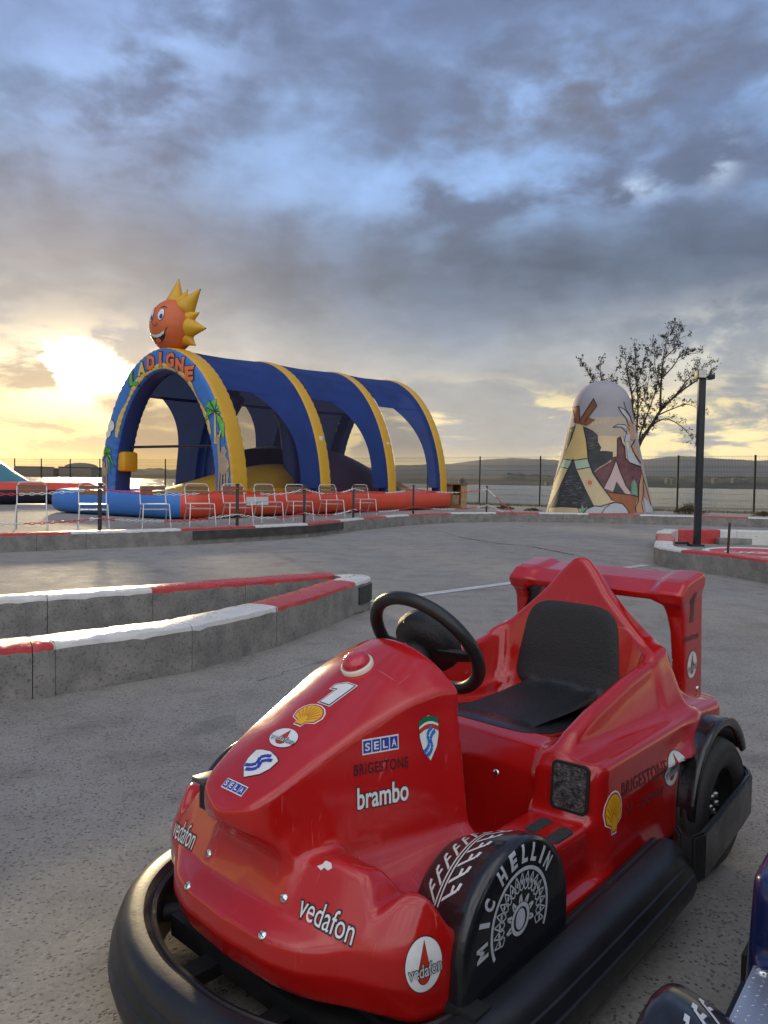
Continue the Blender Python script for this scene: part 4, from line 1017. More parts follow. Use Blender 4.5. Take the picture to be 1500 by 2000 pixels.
def ridge(name, pts, d0, d1, zb, m_, rough=.05, seed=1, n=260, rows=7):
    # pts: (photo column, photo row) of the skyline at depth d1; a real slope from d0 up to d1
    rnd = random.Random(seed); xs = [p[0] for p in pts]; ys = [p[1] for p in pts]; V = []; F = []
    ph = [(rnd.uniform(0, 6.3), f) for f in (.011, .023, .051, .11, .23)]
    for i in range(n+1):
        px = xs[0]+(xs[-1]-xs[0])*i/n; py = np.interp(px, xs, ys)
        hgt = max(.5, AT(px, py, d1).z-zb); X = (px-750)/FPX
        w = sum(math.sin(px*f+a)*rough/(1+9*f) for a, f in ph)+rnd.uniform(-1, 1)*rough*.35
        for j in range(rows+1):
            t = j/rows; d = d0+(d1-d0)*t; prof_ = 1-(1-t)**1.6
            z = zb+hgt*prof_*(1+w*(1 if j == rows else .8*math.sin(j*1.7+px*.013)))
            V.append((X*d, d, z if j else zb))
        V.append((X*(d1*1.25), d1*1.25, zb))
    K_ = rows+2
    for i in range(n):
        for j in range(K_-1): F.append((i*K_+j, (i+1)*K_+j, (i+1)*K_+j+1, i*K_+j+1))
    o = obj(name, V, F, m_, None, True); o['kind'] = 'structure'; return o
ridge('hills', [(700, 915), (780, 908), (880, 905), (940, 898), (990, 895.5), (1040, 896), (1100, 901), (1160, 905), (1210, 903), (1250, 898), (1290, 894), (1320, 891), (1370, 893), (1420, 897), (1480, 900), (1560, 896), (1800, 905), (2300, 925)], 3000, 4200, WZ-3, MAT['hill'], .02, 3)
ridge('far_shore', [(-900, 915), (-200, 917), (0, 918), (60, 915), (120, 918), (240, 914), (330, 917), (420, 921), (560, 925), (700, 928)], 900, 1150, WZ-.5, MAT['scrub'], .10, 5)
ridge('spit', [(560, 937), (700, 934), (860, 931), (930, 930), (985, 928.5), (1050, 930), (1120, 932), (1220, 928), (1300, 930), (1500, 932), (1900, 936), (2600, 940)], 560, 700, WZ-.5, MAT['scrub'], .13, 9)
# near bank below the fence
V = [(90, 28.4, .0), (4.6, 34.1, .0), (-13, 48.3, .0), (-90, 65.9, .0)]; Vb = [(95, 33, -1.6), (5.5, 38.5, -1.6), (-12, 53, -1.6), (-92, 71, -1.6)]
o = obj('bank', V+Vb, [(0, 4, 5, 1), (1, 5, 6, 2), (2, 6, 7, 3)], MAT['bank']); o['kind'] = 'structure'
v = [(90, 25.8, .004), (3.6, 31.6, .004), (-14, 45.2, .004), (-90, 62, .004)]
o = obj('verge', v+[(p[0], p[1], .006) for p in V], [(0, 4, 5, 1), (1, 5, 6, 2), (2, 6, 7, 3)], MAT['bank']); o['kind'] = 'structure'

# far buildings
MAT['fb'] = mat('far_wall', (.16, .13, .10), .9)
def far_building(name, label, px0, px1, ytop, ybot, d, dome=0.0, cat='building', grp='buildings across the water'):
    a = AT(px0, ybot, d); b = AT(px1, ybot, d); t = AT((px0+px1)/2, ytop, d); w = b.x-a.x; z0 = WZ+1
    r = empty(name, (a.x+w/2, d, z0)); tag(r, label, cat, grp); hh = t.z-z0
    wall = hh-dome*(FPX and 1)*d/1500
    MB().box((-w/2, 0, 0), (w/2, 40, wall)).build('wall', MAT['fb'], r)
    if dome:
        D = dome*d/1500; prof_ = [(w/2*math.cos(R(a_)), wall+D*math.sin(R(a_))) for a_ in range(0, 91, 10)]
        MB().lathe(prof_, 32, 0, Matrix.Translation((0, w/2, 0))).build('roof', MAT['fb'], r)
        MB().box((-w/2-1, 0, wall-1), (w/2+1, 41, wall+.4)).build('gutter', MAT['fb'], r)
    else: MB().box((-w/2-1, -.5, wall), (w/2+1, 41, wall+1)).build('roof', MAT['fb'], r)
far_building('storage_hall', 'big domed storage hall on the far shore at the left', 115, 178, 903, 925, 900, dome=9)
far_building('warehouse', 'long low flat roofed warehouse left of the domed hall', 30, 76, 912, 925, 900)
far_building('warehouse', 'lower flat warehouse between the long one and the domed hall', 76, 104, 915.5, 925, 900)
MAT['fb2'] = mat('far_pale_wall', (.13, .13, .13), .9)
rnd = random.Random(11)
for k, (px, py) in enumerate(((898, 936), (905, 937), (911, 943), (902, 934), (1303, 936), (1312, 937), (1325, 936), (1068, 941), (1395, 936), (1432, 935))):
    d = 560; p = AT(px, py+2.0, d); w = rnd.uniform(1.2, 2.6); h = rnd.uniform(.4, .9)
    r = empty('far_house', (p.x, d-3, p.z)); tag(r, None, 'house')
    r['label'] = ['tiny pale house among the scrub across the water left of the painted cone', 'tiny pale house among the scrub across the water right of the painted cone'][0 if px < 1100 else 1]; r['group'] = ['pale houses across the water left of the cone', 'pale houses across the water right of the cone'][0 if px < 1100 else 1]
    MB().box((-w/2, 0, -2.5), (w/2, 5, h)).build('wall', MAT['fb2'], r)
    MB().add([(-w/2-.2, -.2, h), (w/2+.2, -.2, h), (w/2+.2, 5.2, h), (-w/2-.2, 5.2, h), (-w/2, 2.5, h+.9), (w/2, 2.5, h+.9)], [(0, 1, 5, 4), (2, 3, 4, 5), (1, 2, 5), (3, 0, 4), (0, 3, 2, 1)]).build('roof', MAT['fb'], r)

# ---------------------------------------------------------------- fence
MAT['wire'] = mat('fence_wire', (.016, .020, .018), .8, spec=.2)
FP = [Vector((40, 8.9, 0)), Vector((13.0, 27.0, 0)), Vector((4.1, 33.0, 0)), Vector((-13.4, 47.0, 0)), Vector((-22.7, 51.0, 0)), Vector((-42, 57, 0))]
fl_ = path_len(FP); fence = empty('mesh_fence', FP[2]); tag(fence, 'dark green welded wire mesh fence on thin posts along the water', 'fence')
s_ = s_of2 = None
def s_col(px):
    best = None
    for k in range(3001):
        q = at_len(FP, fl_, fl_[-1]*k/3000); u = PX((q.x, q.y, 1)).x
        if q.y > 5 and (best is None or abs(u-px) < best[0]): best = (abs(u-px), fl_[-1]*k/3000)
    return best[1]
posts = sorted(set(round(s_col(x), 3) for x in (1640, 1474, 1323, 1186, 1054, 937, 835, 740, 655, 578, 508, 443, 380, 323, 252, 195, 137, 81, 29, -25, -80)))
FH = 2.02
MAT['wire2'] = MAT['wire']
for i, a in enumerate(posts):
    p = at_len(FP, fl_, a)-fence.location; MB().box((p.x-.028, p.y-.028, -.3), (p.x+.028, p.y+.028, FH+.03)).build('post', MAT['wire'], fence)
    if i+1 == len(posts): break
    b = posts[i+1]; q = at_len(FP, fl_, b)-fence.location; d = (q-p).length; t = (q-p)/d; mb = MB(); nv = int(d/.05)
    def wire(A, B, r):
        ax = (B-A).normalized(); s1 = ax.cross(Vector((.3, .9, .2))).normalized()*r; s2 = ax.cross(s1).normalized()*r
        mb.add([A+s1, A-s1*.5+s2*.87, A-s1*.5-s2*.87, B+s1, B-s1*.5+s2*.87, B-s1*.5-s2*.87], [(0, 1, 4, 3), (1, 2, 5, 4), (2, 0, 3, 5)])
    for k in range(nv): A = p+t*(d*(k+.5)/nv); wire(A+Vector((0, 0, .03)), A+Vector((0, 0, FH+.02)), .0030)
    z = .05
    while z < FH: 
        wire(p+Vector((0, 0, z)), q+Vector((0, 0, z)), .0034); z += .2
        if abs(z-.45) < .06 or abs(z-1.05) < .06 or abs(z-1.65) < .06 or z > FH-.1: wire(p+Vector((0, 0, z-.05)), q+Vector((0, 0, z-.05)), .0034)
    mb.build('wire_panel', MAT['wire'], fence)

# ---------------------------------------------------------------- painted cone
CY = 22.0; cb = AT(1170, 1005, CY); CX = cb.x; CYc = CY+1.45
MAT['conew'] = mat('cone_plaster', (.33, .315, .34), .75, var=.06, vscale=2, bump=.1, bscale=20)
ztop = AT(1170, 744, CYc).z; rb = (AT(1272, 1003, CYc).x-AT(1068, 1003, CYc).x)/2; rt = (AT(1224, 800, CYc).x-AT(1112, 800, CYc).x)/2
zt0 = AT(1170, 800, CYc).z; axs = (AT(1272, 1003, CYc).x+AT(1068, 1003, CYc).x)/2
prof = [(rb*1.0, -.05), (rb, .0)]
for k in range(1, 13): t = k/12; prof.append((rb+(rt-rb)*t, zt0*t))
for k in range(1, 13): a = R(90*k/12); prof.append((rt*math.cos(a)*1.0 if k < 12 else 0.0, zt0+(ztop-zt0)*math.sin(a)))
cone = empty('painted_cone', (axs, CYc, 0)); tag(cone, 'tall round topped plaster cone painted with tepees, red rocks and boulders', 'painted cone')
cbody = MB().lathe(prof, 96, 0).build('body', MAT['conew'], cone)
cbvh = BVHTree.FromPolygons([cone.matrix_basis @ v.co for v in cbody.data.vertices], [tuple(p.vertices) for p in cbody.data.polygons])
def c_paint(name, c, r=.7, **k): MAT[name] = mat(name, c, r, **k); return MAT[name]
c_paint('mu_black', (.022, .024, .026), col2=(.06, .062, .065), vscale=3); c_paint('mu_cream', (.56, .45, .26), var=.07, vscale=3); c_paint('mu_yel', (.60, .43, .16), var=.06, vscale=3); c_paint('mu_ochre', (.62, .47, .27), var=.10, vscale=2)
c_paint('mu_brown', (.20, .065, .025), var=.2, vscale=5); c_paint('mu_rock', (.13, .05, .055), var=.35, vscale=5); c_paint('mu_pink', (.52, .38, .36), var=.05, vscale=3); c_paint('mu_grey', (.44, .44, .46), var=.05); c_paint('mu_skin', (.48, .25, .13), var=.08)
c_paint('mu_haze', (.44, .36, .27), var=.08, vscale=2); c_paint('mu_green', (.14, .30, .20), var=.2); c_paint('mu_mint', (.38, .48, .36)); c_paint('mu_line', (.012, .012, .014)); c_paint('mu_orange', (.55, .15, .08)); c_paint('mu_streak', (.18, .19, .19)); c_paint('mu_earth', (.30, .10, .04), var=.1)
def mural(name, polys, mname, lay):
    V, F = [], []
    for pts in polys:
        pts = [(1040+x*260/1500, 730+y*290/1673) for x, y in pts]
        t = tessellate_polygon([[Vector((p[0], p[1], 0)) for p in pts]]); b = bmesh.new(); vs = [b.verts.new((p[0], p[1], 0)) for p in pts]
        for q in t:
            try: b.faces.new([vs[i] for i in q])
            except ValueError: pass
        for _ in range(4):
            e = [q for q in b.edges if q.calc_length() > 6]
            if not e: break
            bmesh.ops.subdivide_edges(b, edges=e, cuts=1); bmesh.ops.triangulate(b, faces=[q for q in b.faces if len(q.verts) > 4])
        b.verts.index_update(); b.verts.ensure_lookup_table(); b0 = len(V); ok = []
        for q in b.verts:
            r = ray(q.co.x, q.co.y).normalized(); p, n, _, _ = cbvh.ray_cast(CC, r); ok.append(p is not None); V.append(tuple((p+n*(.003+.002*lay))-cone.location) if p is not None else (0, 0, 0))
        for q in b.faces:
            if all(ok[x.index] for x in q.verts): F.append(tuple(x.index+b0 for x in q.verts))
        b.free()
    o = obj(name, V, F, MAT[mname], cone); bm = bmesh.new(); bm.from_mesh(o.data); bmesh.ops.recalc_face_normals(bm, faces=bm.faces); bm.to_mesh(o.data); bm.free(); return o
def stroke(pts, w):
    out = []
    for (x0, y0), (x1, y1) in zip(pts, pts[1:]):
        l = math.hypot(x1-x0, y1-y0) or 1; nx, ny = -(y1-y0)/l*w/2, (x1-x0)/l*w/2; out.append([(x0-nx, y0-ny), (x1-nx, y1-ny), (x1+nx, y1+ny), (x0+nx, y0+ny)])
    return out
mural('painted_sunset', [[(395, 560), (1000, 520), (1140, 560), (1220, 940), (1340, 1570), (150, 1570), (200, 1300), (300, 900)]], 'mu_ochre', 0)
mural('painted_haze', [[(400, 500), (1120, 480), (1150, 700), (740, 700), (360, 640)]], 'mu_haze', .5)
mural('painted_cave', [[(400, 610), (480, 590), (600, 600), (680, 640), (735, 690), (740, 770), (775, 830), (760, 870), (830, 870), (905, 880), (905, 950), (850, 1000), (760, 1050), (700, 1100), (720, 1150), (810, 1230), (830, 1330), (900, 1430), (600, 1450), (340, 960), (370, 800)]], 'mu_black', 1)
mural('painted_rocks', [[(955, 730), (990, 710), (1005, 780), (1035, 820), (1045, 950), (1085, 1000), (1160, 1030), (1220, 1050), (1240, 1130), (1200, 1170), (1190, 1380), (1100, 1350), (820, 1320), (700, 1110), (760, 1060), (880, 990), (900, 940), (950, 930), (955, 830)]], 'mu_rock', 2)
mural('painted_earth', [[(830, 1330), (1190, 1385), (1160, 1480), (1150, 1575), (900, 1575), (840, 1400)]], 'mu_earth', 3)
mural('painted_tepee', [[(490, 575), (575, 590), (610, 760), (630, 980), (680, 1120), (760, 1240), (900, 1430), (930, 1440), (700, 1500), (600, 1300), (500, 1080), (460, 950), (400, 1070), (280, 1330), (175, 1520), (150, 1500), (260, 1180), (340, 960), (440, 740)]], 'mu_cream', 4)
mural('painted_tepee_top', [[(490, 575), (575, 590), (610, 760), (620, 950), (480, 975), (460, 955), (440, 975), (345, 960), (440, 740)]], 'mu_yel', 4.5)
mural('painted_doorway', [[(460, 950), (500, 1080), (600, 1300), (700, 1500), (560, 1520), (180, 1510), (280, 1330), (400, 1070)]], 'mu_black', 5)
mural('painted_band', [[(470, 975), (625, 965), (660, 1050), (505, 1078)], [(345, 960), (440, 975), (400, 1070), (300, 1045)]], 'mu_mint', 5)
mural('painted_poles', [[(455, 380), (527, 362), (540, 540), (490, 560)], [(540, 510), (690, 280), (728, 360), (600, 540), (560, 580)], [(560, 540), (640, 495), (710, 518), (620, 585)], [(465, 505), (620, 560), (610, 590), (470, 550)]], 'mu_brown', 5)
mural('painted_small_tepee', [[(940, 970), (975, 1080), (1050, 1260), (1110, 1340), (1090, 1370), (1040, 1350), (945, 1215), (910, 1330), (800, 1290), (880, 1130)]], 'mu_pink', 5)
mural('painted_small_doorway', [[(945, 1215), (1040, 1350), (905, 1335)]], 'mu_black', 6)
mural('painted_boulders', [[(570, 1572), (620, 1520), (700, 1490), (780, 1495), (820, 1480), (860, 1470), (930, 1450), (1010, 1465), (1060, 1520), (1085, 1572)]], 'mu_grey', 6)
mural('painted_log', [[(185, 1570), (190, 1510), (330, 1500), (510, 1510), (535, 1570)]], 'mu_cream', 6)
mural('painted_arm', [[(1215, 1150), (1245, 1160), (1240, 1380), (1225, 1450), (1250, 1570), (1165, 1565), (1155, 1500), (1190, 1440), (1195, 1250)]], 'mu_skin', 6)
mural('painted_face', [[(1100, 530), (1140, 600), (1140, 740), (1120, 760), (1090, 720), (1085, 600)], [(1150, 760), (1215, 1010), (1250, 1150), (1330, 1480), (1260, 1400), (1240, 1160), (1215, 1040), (1130, 860)]], 'mu_skin', 6)
for fp_ in [[(965, 372), (1030, 400), (1090, 480), (1100, 560), (1050, 500), (1000, 440)], [(905, 605), (960, 570), (1040, 575), (1090, 640), (1020, 610), (950, 590)], [(1030, 690), (1060, 640), (1100, 690), (1090, 760), (1030, 765)], [(1060, 900), (1110, 820), (1150, 930), (1215, 1040), (1090, 1000)], [(1245, 1390), (1300, 1440), (1345, 1520), (1340, 1570), (1270, 1560)]]: mural('painted_feather', [fp_], 'mu_grey', 6)
mural('painted_cactus', [[(1110, 1230), (1140, 1190), (1170, 1250), (1180, 1380), (1110, 1350)], [(540, 1560), (560, 1470), (590, 1530), (620, 1480), (600, 1565)]], 'mu_green', 7)
mural('painted_sun_mark', [[(648+26*math.cos(R(a)), 1228+28*math.sin(R(a))) for a in range(0, 360, 30)]]+[[(648+44*math.cos(R(a))+5*math.cos(R(b)), 1228+46*math.sin(R(a))+5*math.sin(R(b))) for b in range(0, 360, 60)] for a in range(0, 360, 36)], 'mu_orange', 7)
ln = []
for pts, w in (([(490, 575), (440, 740), (345, 960), (260, 1180), (150, 1500)], 9), ([(575, 590), (610, 760), (630, 980), (680, 1120), (760, 1240), (900, 1430)], 9), ([(345, 960), (440, 975), (480, 975), (620, 955)], 9), ([(300, 1045), (400, 1070)], 8), ([(505, 1080), (660, 1052)], 8),
    ([(570, 1572), (620, 1520), (700, 1490), (780, 1495), (820, 1480), (860, 1470), (930, 1450), (1010, 1465), (1060, 1520), (1085, 1572)], 10), ([(780, 1572), (820, 1510), (870, 1480)], 8), ([(185, 1570), (190, 1510), (330, 1500), (510, 1510), (535, 1570)], 7), ([(940, 970), (880, 1130), (800, 1290)], 9), ([(940, 970), (975, 1080), (1050, 1260), (1110, 1340)], 9),
    ([(830, 1330), (1100, 1365), (1190, 1385)], 8), ([(955, 930), (955, 730), (990, 710), (1005, 780), (1035, 820), (1045, 950), (1085, 1000), (1220, 1050)], 9), ([(965, 372), (1030, 400), (1090, 480), (1130, 570)], 7), ([(965, 372), (1000, 440), (1050, 500), (1085, 600)], 7), ([(1025, 315), (1050, 400), (1110, 500)], 6), ([(905, 605), (960, 570), (1040, 575), (1090, 640)], 7), ([(905, 605), (1000, 600), (1070, 680)], 7),
    ([(1150, 740), (1110, 820), (1130, 880), (1215, 1010)], 12), ([(1030, 765), (1060, 640)], 7), ([(1215, 1150), (1195, 1250), (1190, 1440), (1155, 1500), (1165, 1565)], 8), ([(1245, 1160), (1240, 1380), (1225, 1450), (1250, 1570)], 8), ([(455, 380), (527, 362), (540, 540)], 8), ([(455, 380), (490, 560)], 8), ([(545, 510), (690, 280), (728, 360), (590, 545)], 8), ([(1240, 1160), (1330, 1480)], 7)):
    mural('painted_outline', stroke(pts, w), 'mu_line', 8)

rnd = random.Random(4); st = []
for k in range(60):
    y = rnd.uniform(1150, 1490); hw = (y-950)*.36; x = 440+rnd.uniform(-.8, .75)*hw; l = rnd.uniform(15, 50); st += stroke([(x, y), (x+l, y-rnd.uniform(0, 8))], 3.5)
for k in range(16):
    y = rnd.uniform(670, 860); x = rnd.uniform(620, 700); l = rnd.uniform(20, 50); st += stroke([(x, y), (x+l, y-10)], 3.5)
mural('painted_brush_marks', st, 'mu_streak', 6)
# ---------------------------------------------------------------- inflatable castle
def vinyl(name, c, r=.42, b=.35, bs=14): return mat(name, c, r, var=.06, vscale=1.5, bump=b, bscale=bs, bdist=.02)
MAT['i_yel'] = vinyl('yellow_pvc', (.66, .36, .015)); MAT['i_blue'] = vinyl('blue_pvc', (.010, .048, .22)); MAT['i_sky'] = vinyl('light_blue_pvc', (.035, .17, .52)); MAT['i_red'] = vinyl('red_orange_pvc', (.66, .065, .025), .35)

def cloth_mat(name, c, ct, f):
    m_ = mat(name, c, .7, var=.22, vscale=.9, bump=.6, bscale=3.0, bdist=.05); nt = m_.node_tree; N = nt.nodes; L = nt.links; p = N['Principled BSDF']
    t = N.new('ShaderNodeBsdfTranslucent'); t.inputs[0].default_value = (*ct, 1); x = N.new('ShaderNodeMixShader'); x.inputs[0].default_value = f
    L.new(p.outputs[0], x.inputs[1]); L.new(t.outputs[0], x.inputs[2]); L.new(x.outputs[0], N['Material Output'].inputs[0]); return m_
MAT['i_roof'] = cloth_mat('roof_fabric', (.011, .042, .21), (.06, .09, .22), .22); MAT['i_pur'] = vinyl('purple_pvc', (.085, .045, .095)); MAT['i_teal'] = vinyl('teal_pvc', (.05, .24, .28)); MAT['i_navy'] = vinyl('navy_pvc', (.015, .018, .045)); MAT['i_head'] = vinyl('orange_pvc', (.62, .13, .035), .45, .6, 7)
def net_mat(name, c, a):
    m_ = bpy.data.materials.new(name); m_.use_nodes = True; nt = m_.node_tree; N = nt.nodes; L = nt.links; p = N['Principled BSDF']; p.inputs['Base Color'].default_value = (*c, 1); p.inputs['Roughness'].default_value = .9; p.inputs['Alpha'].default_value = a; return m_
MAT['net'] = net_mat('window_net', (.02, .015, .03), .40)
C0 = Vector((-4.56, 16.9, 0)); CA = math.atan2(.825, .565); CL_, CWd = 12.1, 5.1
castle = empty('inflatable_castle', C0, CA); tag(castle, 'long blue inflatable tunnel with yellow arches, red base and palm artwork on its front arch', 'bouncy castle')
CM = Matrix.Translation(C0) @ Matrix.Rotation(CA, 4, 'Z')
def arch_pt(th, inset=0.0, x=0.0): return (CWd/2-(CWd/2-inset)*math.cos(th), .45+(3.80+.034*max(0, x-2)-inset)*math.sin(th))
# base: ring tube with flat deck
def rrect(x0, x1, y0, y1, r, n=8):
    o = []
    for cx, cy, a0 in ((x1-r, y1-r, 0), (x0+r, y1-r, 90), (x0+r, y0+r, 180), (x1-r, y0+r, 270)):
        for k in range(n+1): a = R(a0+90*k/n); o.append((cx+r*math.cos(a), cy+r*math.sin(a)))
    return o
bp_ = rrect(.28, CL_+.15, .20, CWd-.20, .45); den = []
for i in range(len(bp_)):
    a = Vector(bp_[i]); b = Vector(bp_[(i+1) % len(bp_)]); n = max(1, int((b-a).length/.35))
    for k in range(n): den.append(a.lerp(b, k/n))
V, F, MI = [], [], []; nn = 20; k_ = len(den)
for i, p in enumerate(den):
    t = (den[(i+1) % k_]-den[i-1]).normalized(); o = Vector((t.y, -t.x)); pk = 1+.012*math.sin(i*2.1)
    for j in range(nn):
        a = 2*math.pi*j/nn; cs, sn = math.cos(a), math.sin(a); rr_ = .34*pk; V.append((p.x+o.x*rr_*math.copysign(abs(cs)**.8, cs), p.y+o.y*rr_*math.copysign(abs(cs)**.8, cs), .315+.30*math.copysign(abs(sn)**.75, sn)))
for i in range(k_):
    for j in range(nn): F.append((i*nn+j, ((i+1) % k_)*nn+j, ((i+1) % k_)*nn+(j+1) % nn, i*nn+(j+1) % nn)); MI.append(1 if (den[i].x < .55 and den[i].y > .35) else 0)
bs_ = obj('base_tube', V, F, [MAT['i_red'], MAT['i_sky']], castle, True, MI)
bm = bmesh.new(); bm.from_mesh(bs_.data); bmesh.ops.recalc_face_normals(bm, faces=bm.faces); bm.to_mesh(bs_.data); bm.free()
nx, ny = 50, 20; V = []; F = []
for i in range(nx+1):
    for j in range(ny+1): x = .3+(CL_-.2)*i/nx; y = .2+(CWd-.4)*j/ny; V.append((x, y, .53+.03*math.sin(x*6)*math.sin(y*3.14)))
for i in range(nx):
    for j in range(ny): F.append((i*(ny+1)+j, (i+1)*(ny+1)+j, (i+1)*(ny+1)+j+1, i*(ny+1)+j+1))
obj('deck', V, F, MAT['i_red'], castle, True)
# arches
def arch(t0, depth, front, rad=.60, seg=150):
    V, F, MI = [], [], []; sec = 24
    for i in range(seg+1):
        th = math.pi*i/seg
        for j in range(sec):
            a = 2*math.pi*j/sec; cs, sn = math.cos(a), math.sin(a)
            rr_ = math.copysign(abs(cs)**.42, cs); xx = math.copysign(abs(sn)**.42, sn); bul = 1+.05*(1-min(abs(rr_), abs(xx))**2); corner = min(abs(rr_), abs(xx))
            pk = 1-.03*corner*(math.sin(i*1.9)+.5*math.sin(i*3.7+j))
            ins = rad/2*(1-rr_*bul*pk); y, z = arch_pt(th, ins, t0); V.append((t0+depth/2*xx*bul*pk, y, z))
    for i in range(seg):
        for j in range(sec):
            F.append((i*sec+j, i*sec+(j+1) % sec, (i+1)*sec+(j+1) % sec, (i+1)*sec+j)); a = 2*math.pi*(j+.5)/sec; cs, sn = math.cos(a), math.sin(a)
            if cs > .70: MI.append(0)                       # outer band
            elif sn < -.5 and front: MI.append(2)
            else: MI.append(1)
    F += [tuple(range(sec)), tuple(range(seg*sec, seg*sec+sec))[::-1]]; MI += [0, 0]
    o = obj('arch', V, F, [MAT['i_yel'], MAT['i_blue'], MAT['i_sky']], castle, True, MI)
    bm = bmesh.new(); bm.from_mesh(o.data); bmesh.ops.recalc_face_normals(bm, faces=bm.faces); bm.to_mesh(o.data); bm.free(); return o
TA = [1.95, 5.25, 8.55, 11.75]
arch1 = arch(TA[0], .62, True); [arch(t, .50, False, .42) for t in TA[1:]]
# roof cloth and side panels in each bay
for a, b in zip(TA, TA[1:]):
    x0, x1 = a+.27, b-.22
    V, F = [], []; nx, nt_ = 14, 40; t0, t1 = R(45.5), R(134.5)
    for i in range(nx+1):
        for j in range(nt_+1):
            s_ = i/nx; th = t0+(t1-t0)*j/nt_; y, z = arch_pt(th, .035+.025*math.sin(s_*math.pi), x0+(x1-x0)*s_); V.append((x0+(x1-x0)*s_, y, z+.012*math.sin(j*1.3+s_*4)))
    for i in range(nx):
        for j in range(nt_): F.append((i*(nt_+1)+j, (i+1)*(nt_+1)+j, (i+1)*(nt_+1)+j+1, i*(nt_+1)+j+1))
    obj('roof_cloth', V, F, MAT['i_roof'], castle, True)
    for side in (0, 1):
        Vb, Fb, Vn, Fn = [], [], [], []; n = 24
        for j in range(n+1):
            th = R(4)+(R(47)-R(4))*j/n; ths = th if side == 0 else math.pi-th; q = j/n
            se = .72-.02*q-.42*max(0, (q-.25)/.75)**2.4
            for lst, s0, s1, m in ((Vn, 0, se, 4), (Vb, se, 1.0, 5)):
                for i in range(m+1):
                    s_ = s0+(s1-s0)*i/m; y, z = arch_pt(ths, .035+.025*math.sin(s_*math.pi), x0+(x1-x0)*s_); lst.append((x0+(x1-x0)*s_, y, z))
        for j in range(n):
            for lst, m in ((Fn, 4), (Fb, 5)):
                for i in range(m): lst.append((j*(m+1)+i, j*(m+1)+i+1, (j+1)*(m+1)+i+1, (j+1)*(m+1)+i))
        obj('side_panel', Vb, Fb, MAT['i_roof'], castle, True); obj('net_window', Vn, Fn, MAT['net'], castle, True)
# net and bar across the front opening on the far half, seen through the first arch
V, F = [], []
# slide and humps inside
def hump(name, m_, fz, x0, x1, y0, y1, n=26):
    V, F = [], []
    for i in range(n+1):
        for j in range(n+1):
            s_, t_ = i/n, j/n; V.append((x0+(x1-x0)*s_, y0+(y1-y0)*t_, .52+fz(s_, t_)))
    for i in range(n):
        for j in range(n): F.append((i*(n+1)+j, (i+1)*(n+1)+j, (i+1)*(n+1)+j+1, i*(n+1)+j+1))
    return obj(name, V, F, m_, castle, True)
hump('slide', MAT['i_yel'], lambda s, t: 1.05*math.sin(min(1, s*1.15)*math.pi/2)*max(0, 1-abs(2*t-1)**3)**.5*(1-.55*t), 2.4, 5.4, .7, 4.3)
hump('hump', MAT['i_pur'], lambda s, t: 1.45*max(0, math.cos((s-.25)*math.pi*.62))**.8*max(0, 1-abs(2*t-1)**4)**.5, 5.3, 10.4, .75, 4.2)
hump('hump', MAT['i_yel'], lambda s, t: .7*math.sin(s*math.pi)*math.sin(t*math.pi), 10.2, 11.7, .8, 4.2)
# inner partition legs behind the front arch
for y in (1.0, 4.15):
    MB().tube([(5.0, y, .5), (5.0, y, 1.4), (5.05, y+(.25 if y < 2 else -.25), 2.6), (5.1, y+(.8 if y < 2 else -.8), 3.4)], .28, 16).build('inner_column', MAT['i_blue'], castle)
MB().tube([(TA[0]+.1, .5, 1.75), (TA[0]+.1, 4.6, 1.75)], .035, 8).build('cross_bar', MAT['i_navy'], castle)
MB().box((1.74, 4.14, 1.08), (2.2, 4.50, 1.62)).build('side_pad', MAT['i_yel'], castle, bevel=.08)
for t in (TA[1], TA[2]):
    y, z = arch_pt(R(25), 0); o = MB().box((t-.06, y-.03, z-.09), (t+.06, y+.04, z+.09)).build('eyelet_patch', MAT['st_white'], castle, bevel=.01)
MB().box((.35, -.16, .30), (.36, .2, .31)).box((2.0, -.155, .30), (2.75, -.13, .50)).build('printed_label', MAT['st_white'], castle)
# artwork on the front arch, painted flat on its face
arch_t = BVHTree.FromPolygons([v.co.copy() for v in arch1.data.vertices], [tuple(p.vertices) for p in arch1.data.polygons])
MAT['a_green'] = mat('art_green', (.10, .42, .06), .5); MAT['a_tan'] = mat('art_tan', (.38, .31, .21), .5); MAT['a_or'] = mat('art_orange', (.75, .17, .05), .5); MAT['a_sand'] = mat('art_sand', (.70, .52, .14), .5)
AM = ['st_white', 'st_black', 'a_green', 'a_tan', 'a_or', 'a_sand', 'i_yel', 'st_blue']
def F_front(y, z): q = Matrix((Vector((0, -1, 0)), Vector((0, 0, 1)), Vector((-1, 0, 0)))).transposed().to_4x4(); q.translation = Vector((TA[0]-.31, y, z)); return q
def palm(sc, fl=1):
    s = Sticker()
    for a, l in ((150, 1.0), (110, .8), (60, .75), (25, 1.1), (-15, 1.2), (185, .9), (-50, 1.1)):
        d = Vector((math.cos(R(a)), math.sin(R(a)))); n = Vector((-d.y, d.x)); e = d*l*sc+Vector((0, -.45*l*sc)); m_ = d*l*.6*sc+Vector((0, .02)); w = .16*sc
        pts = [(0, 0), tuple(m_+n*w), tuple(e), tuple(m_-n*w)]
        s.poly([(p[0]*1.0, p[1]*1.0) for p in pts], 1); c_ = sum((Vector(p) for p in pts), Vector((0, 0)))/4; s.poly([tuple(c_+(Vector(p)-c_)*.88) for p in pts], 2, 1)
        s.line((0, 0), tuple(e*.85), .012, 1, 2)
    s.poly([(-.05*sc, 0), (.05*sc, 0), (.16*sc, -1.3*sc), (-.02*sc, -1.3*sc)], 5, 0); return s
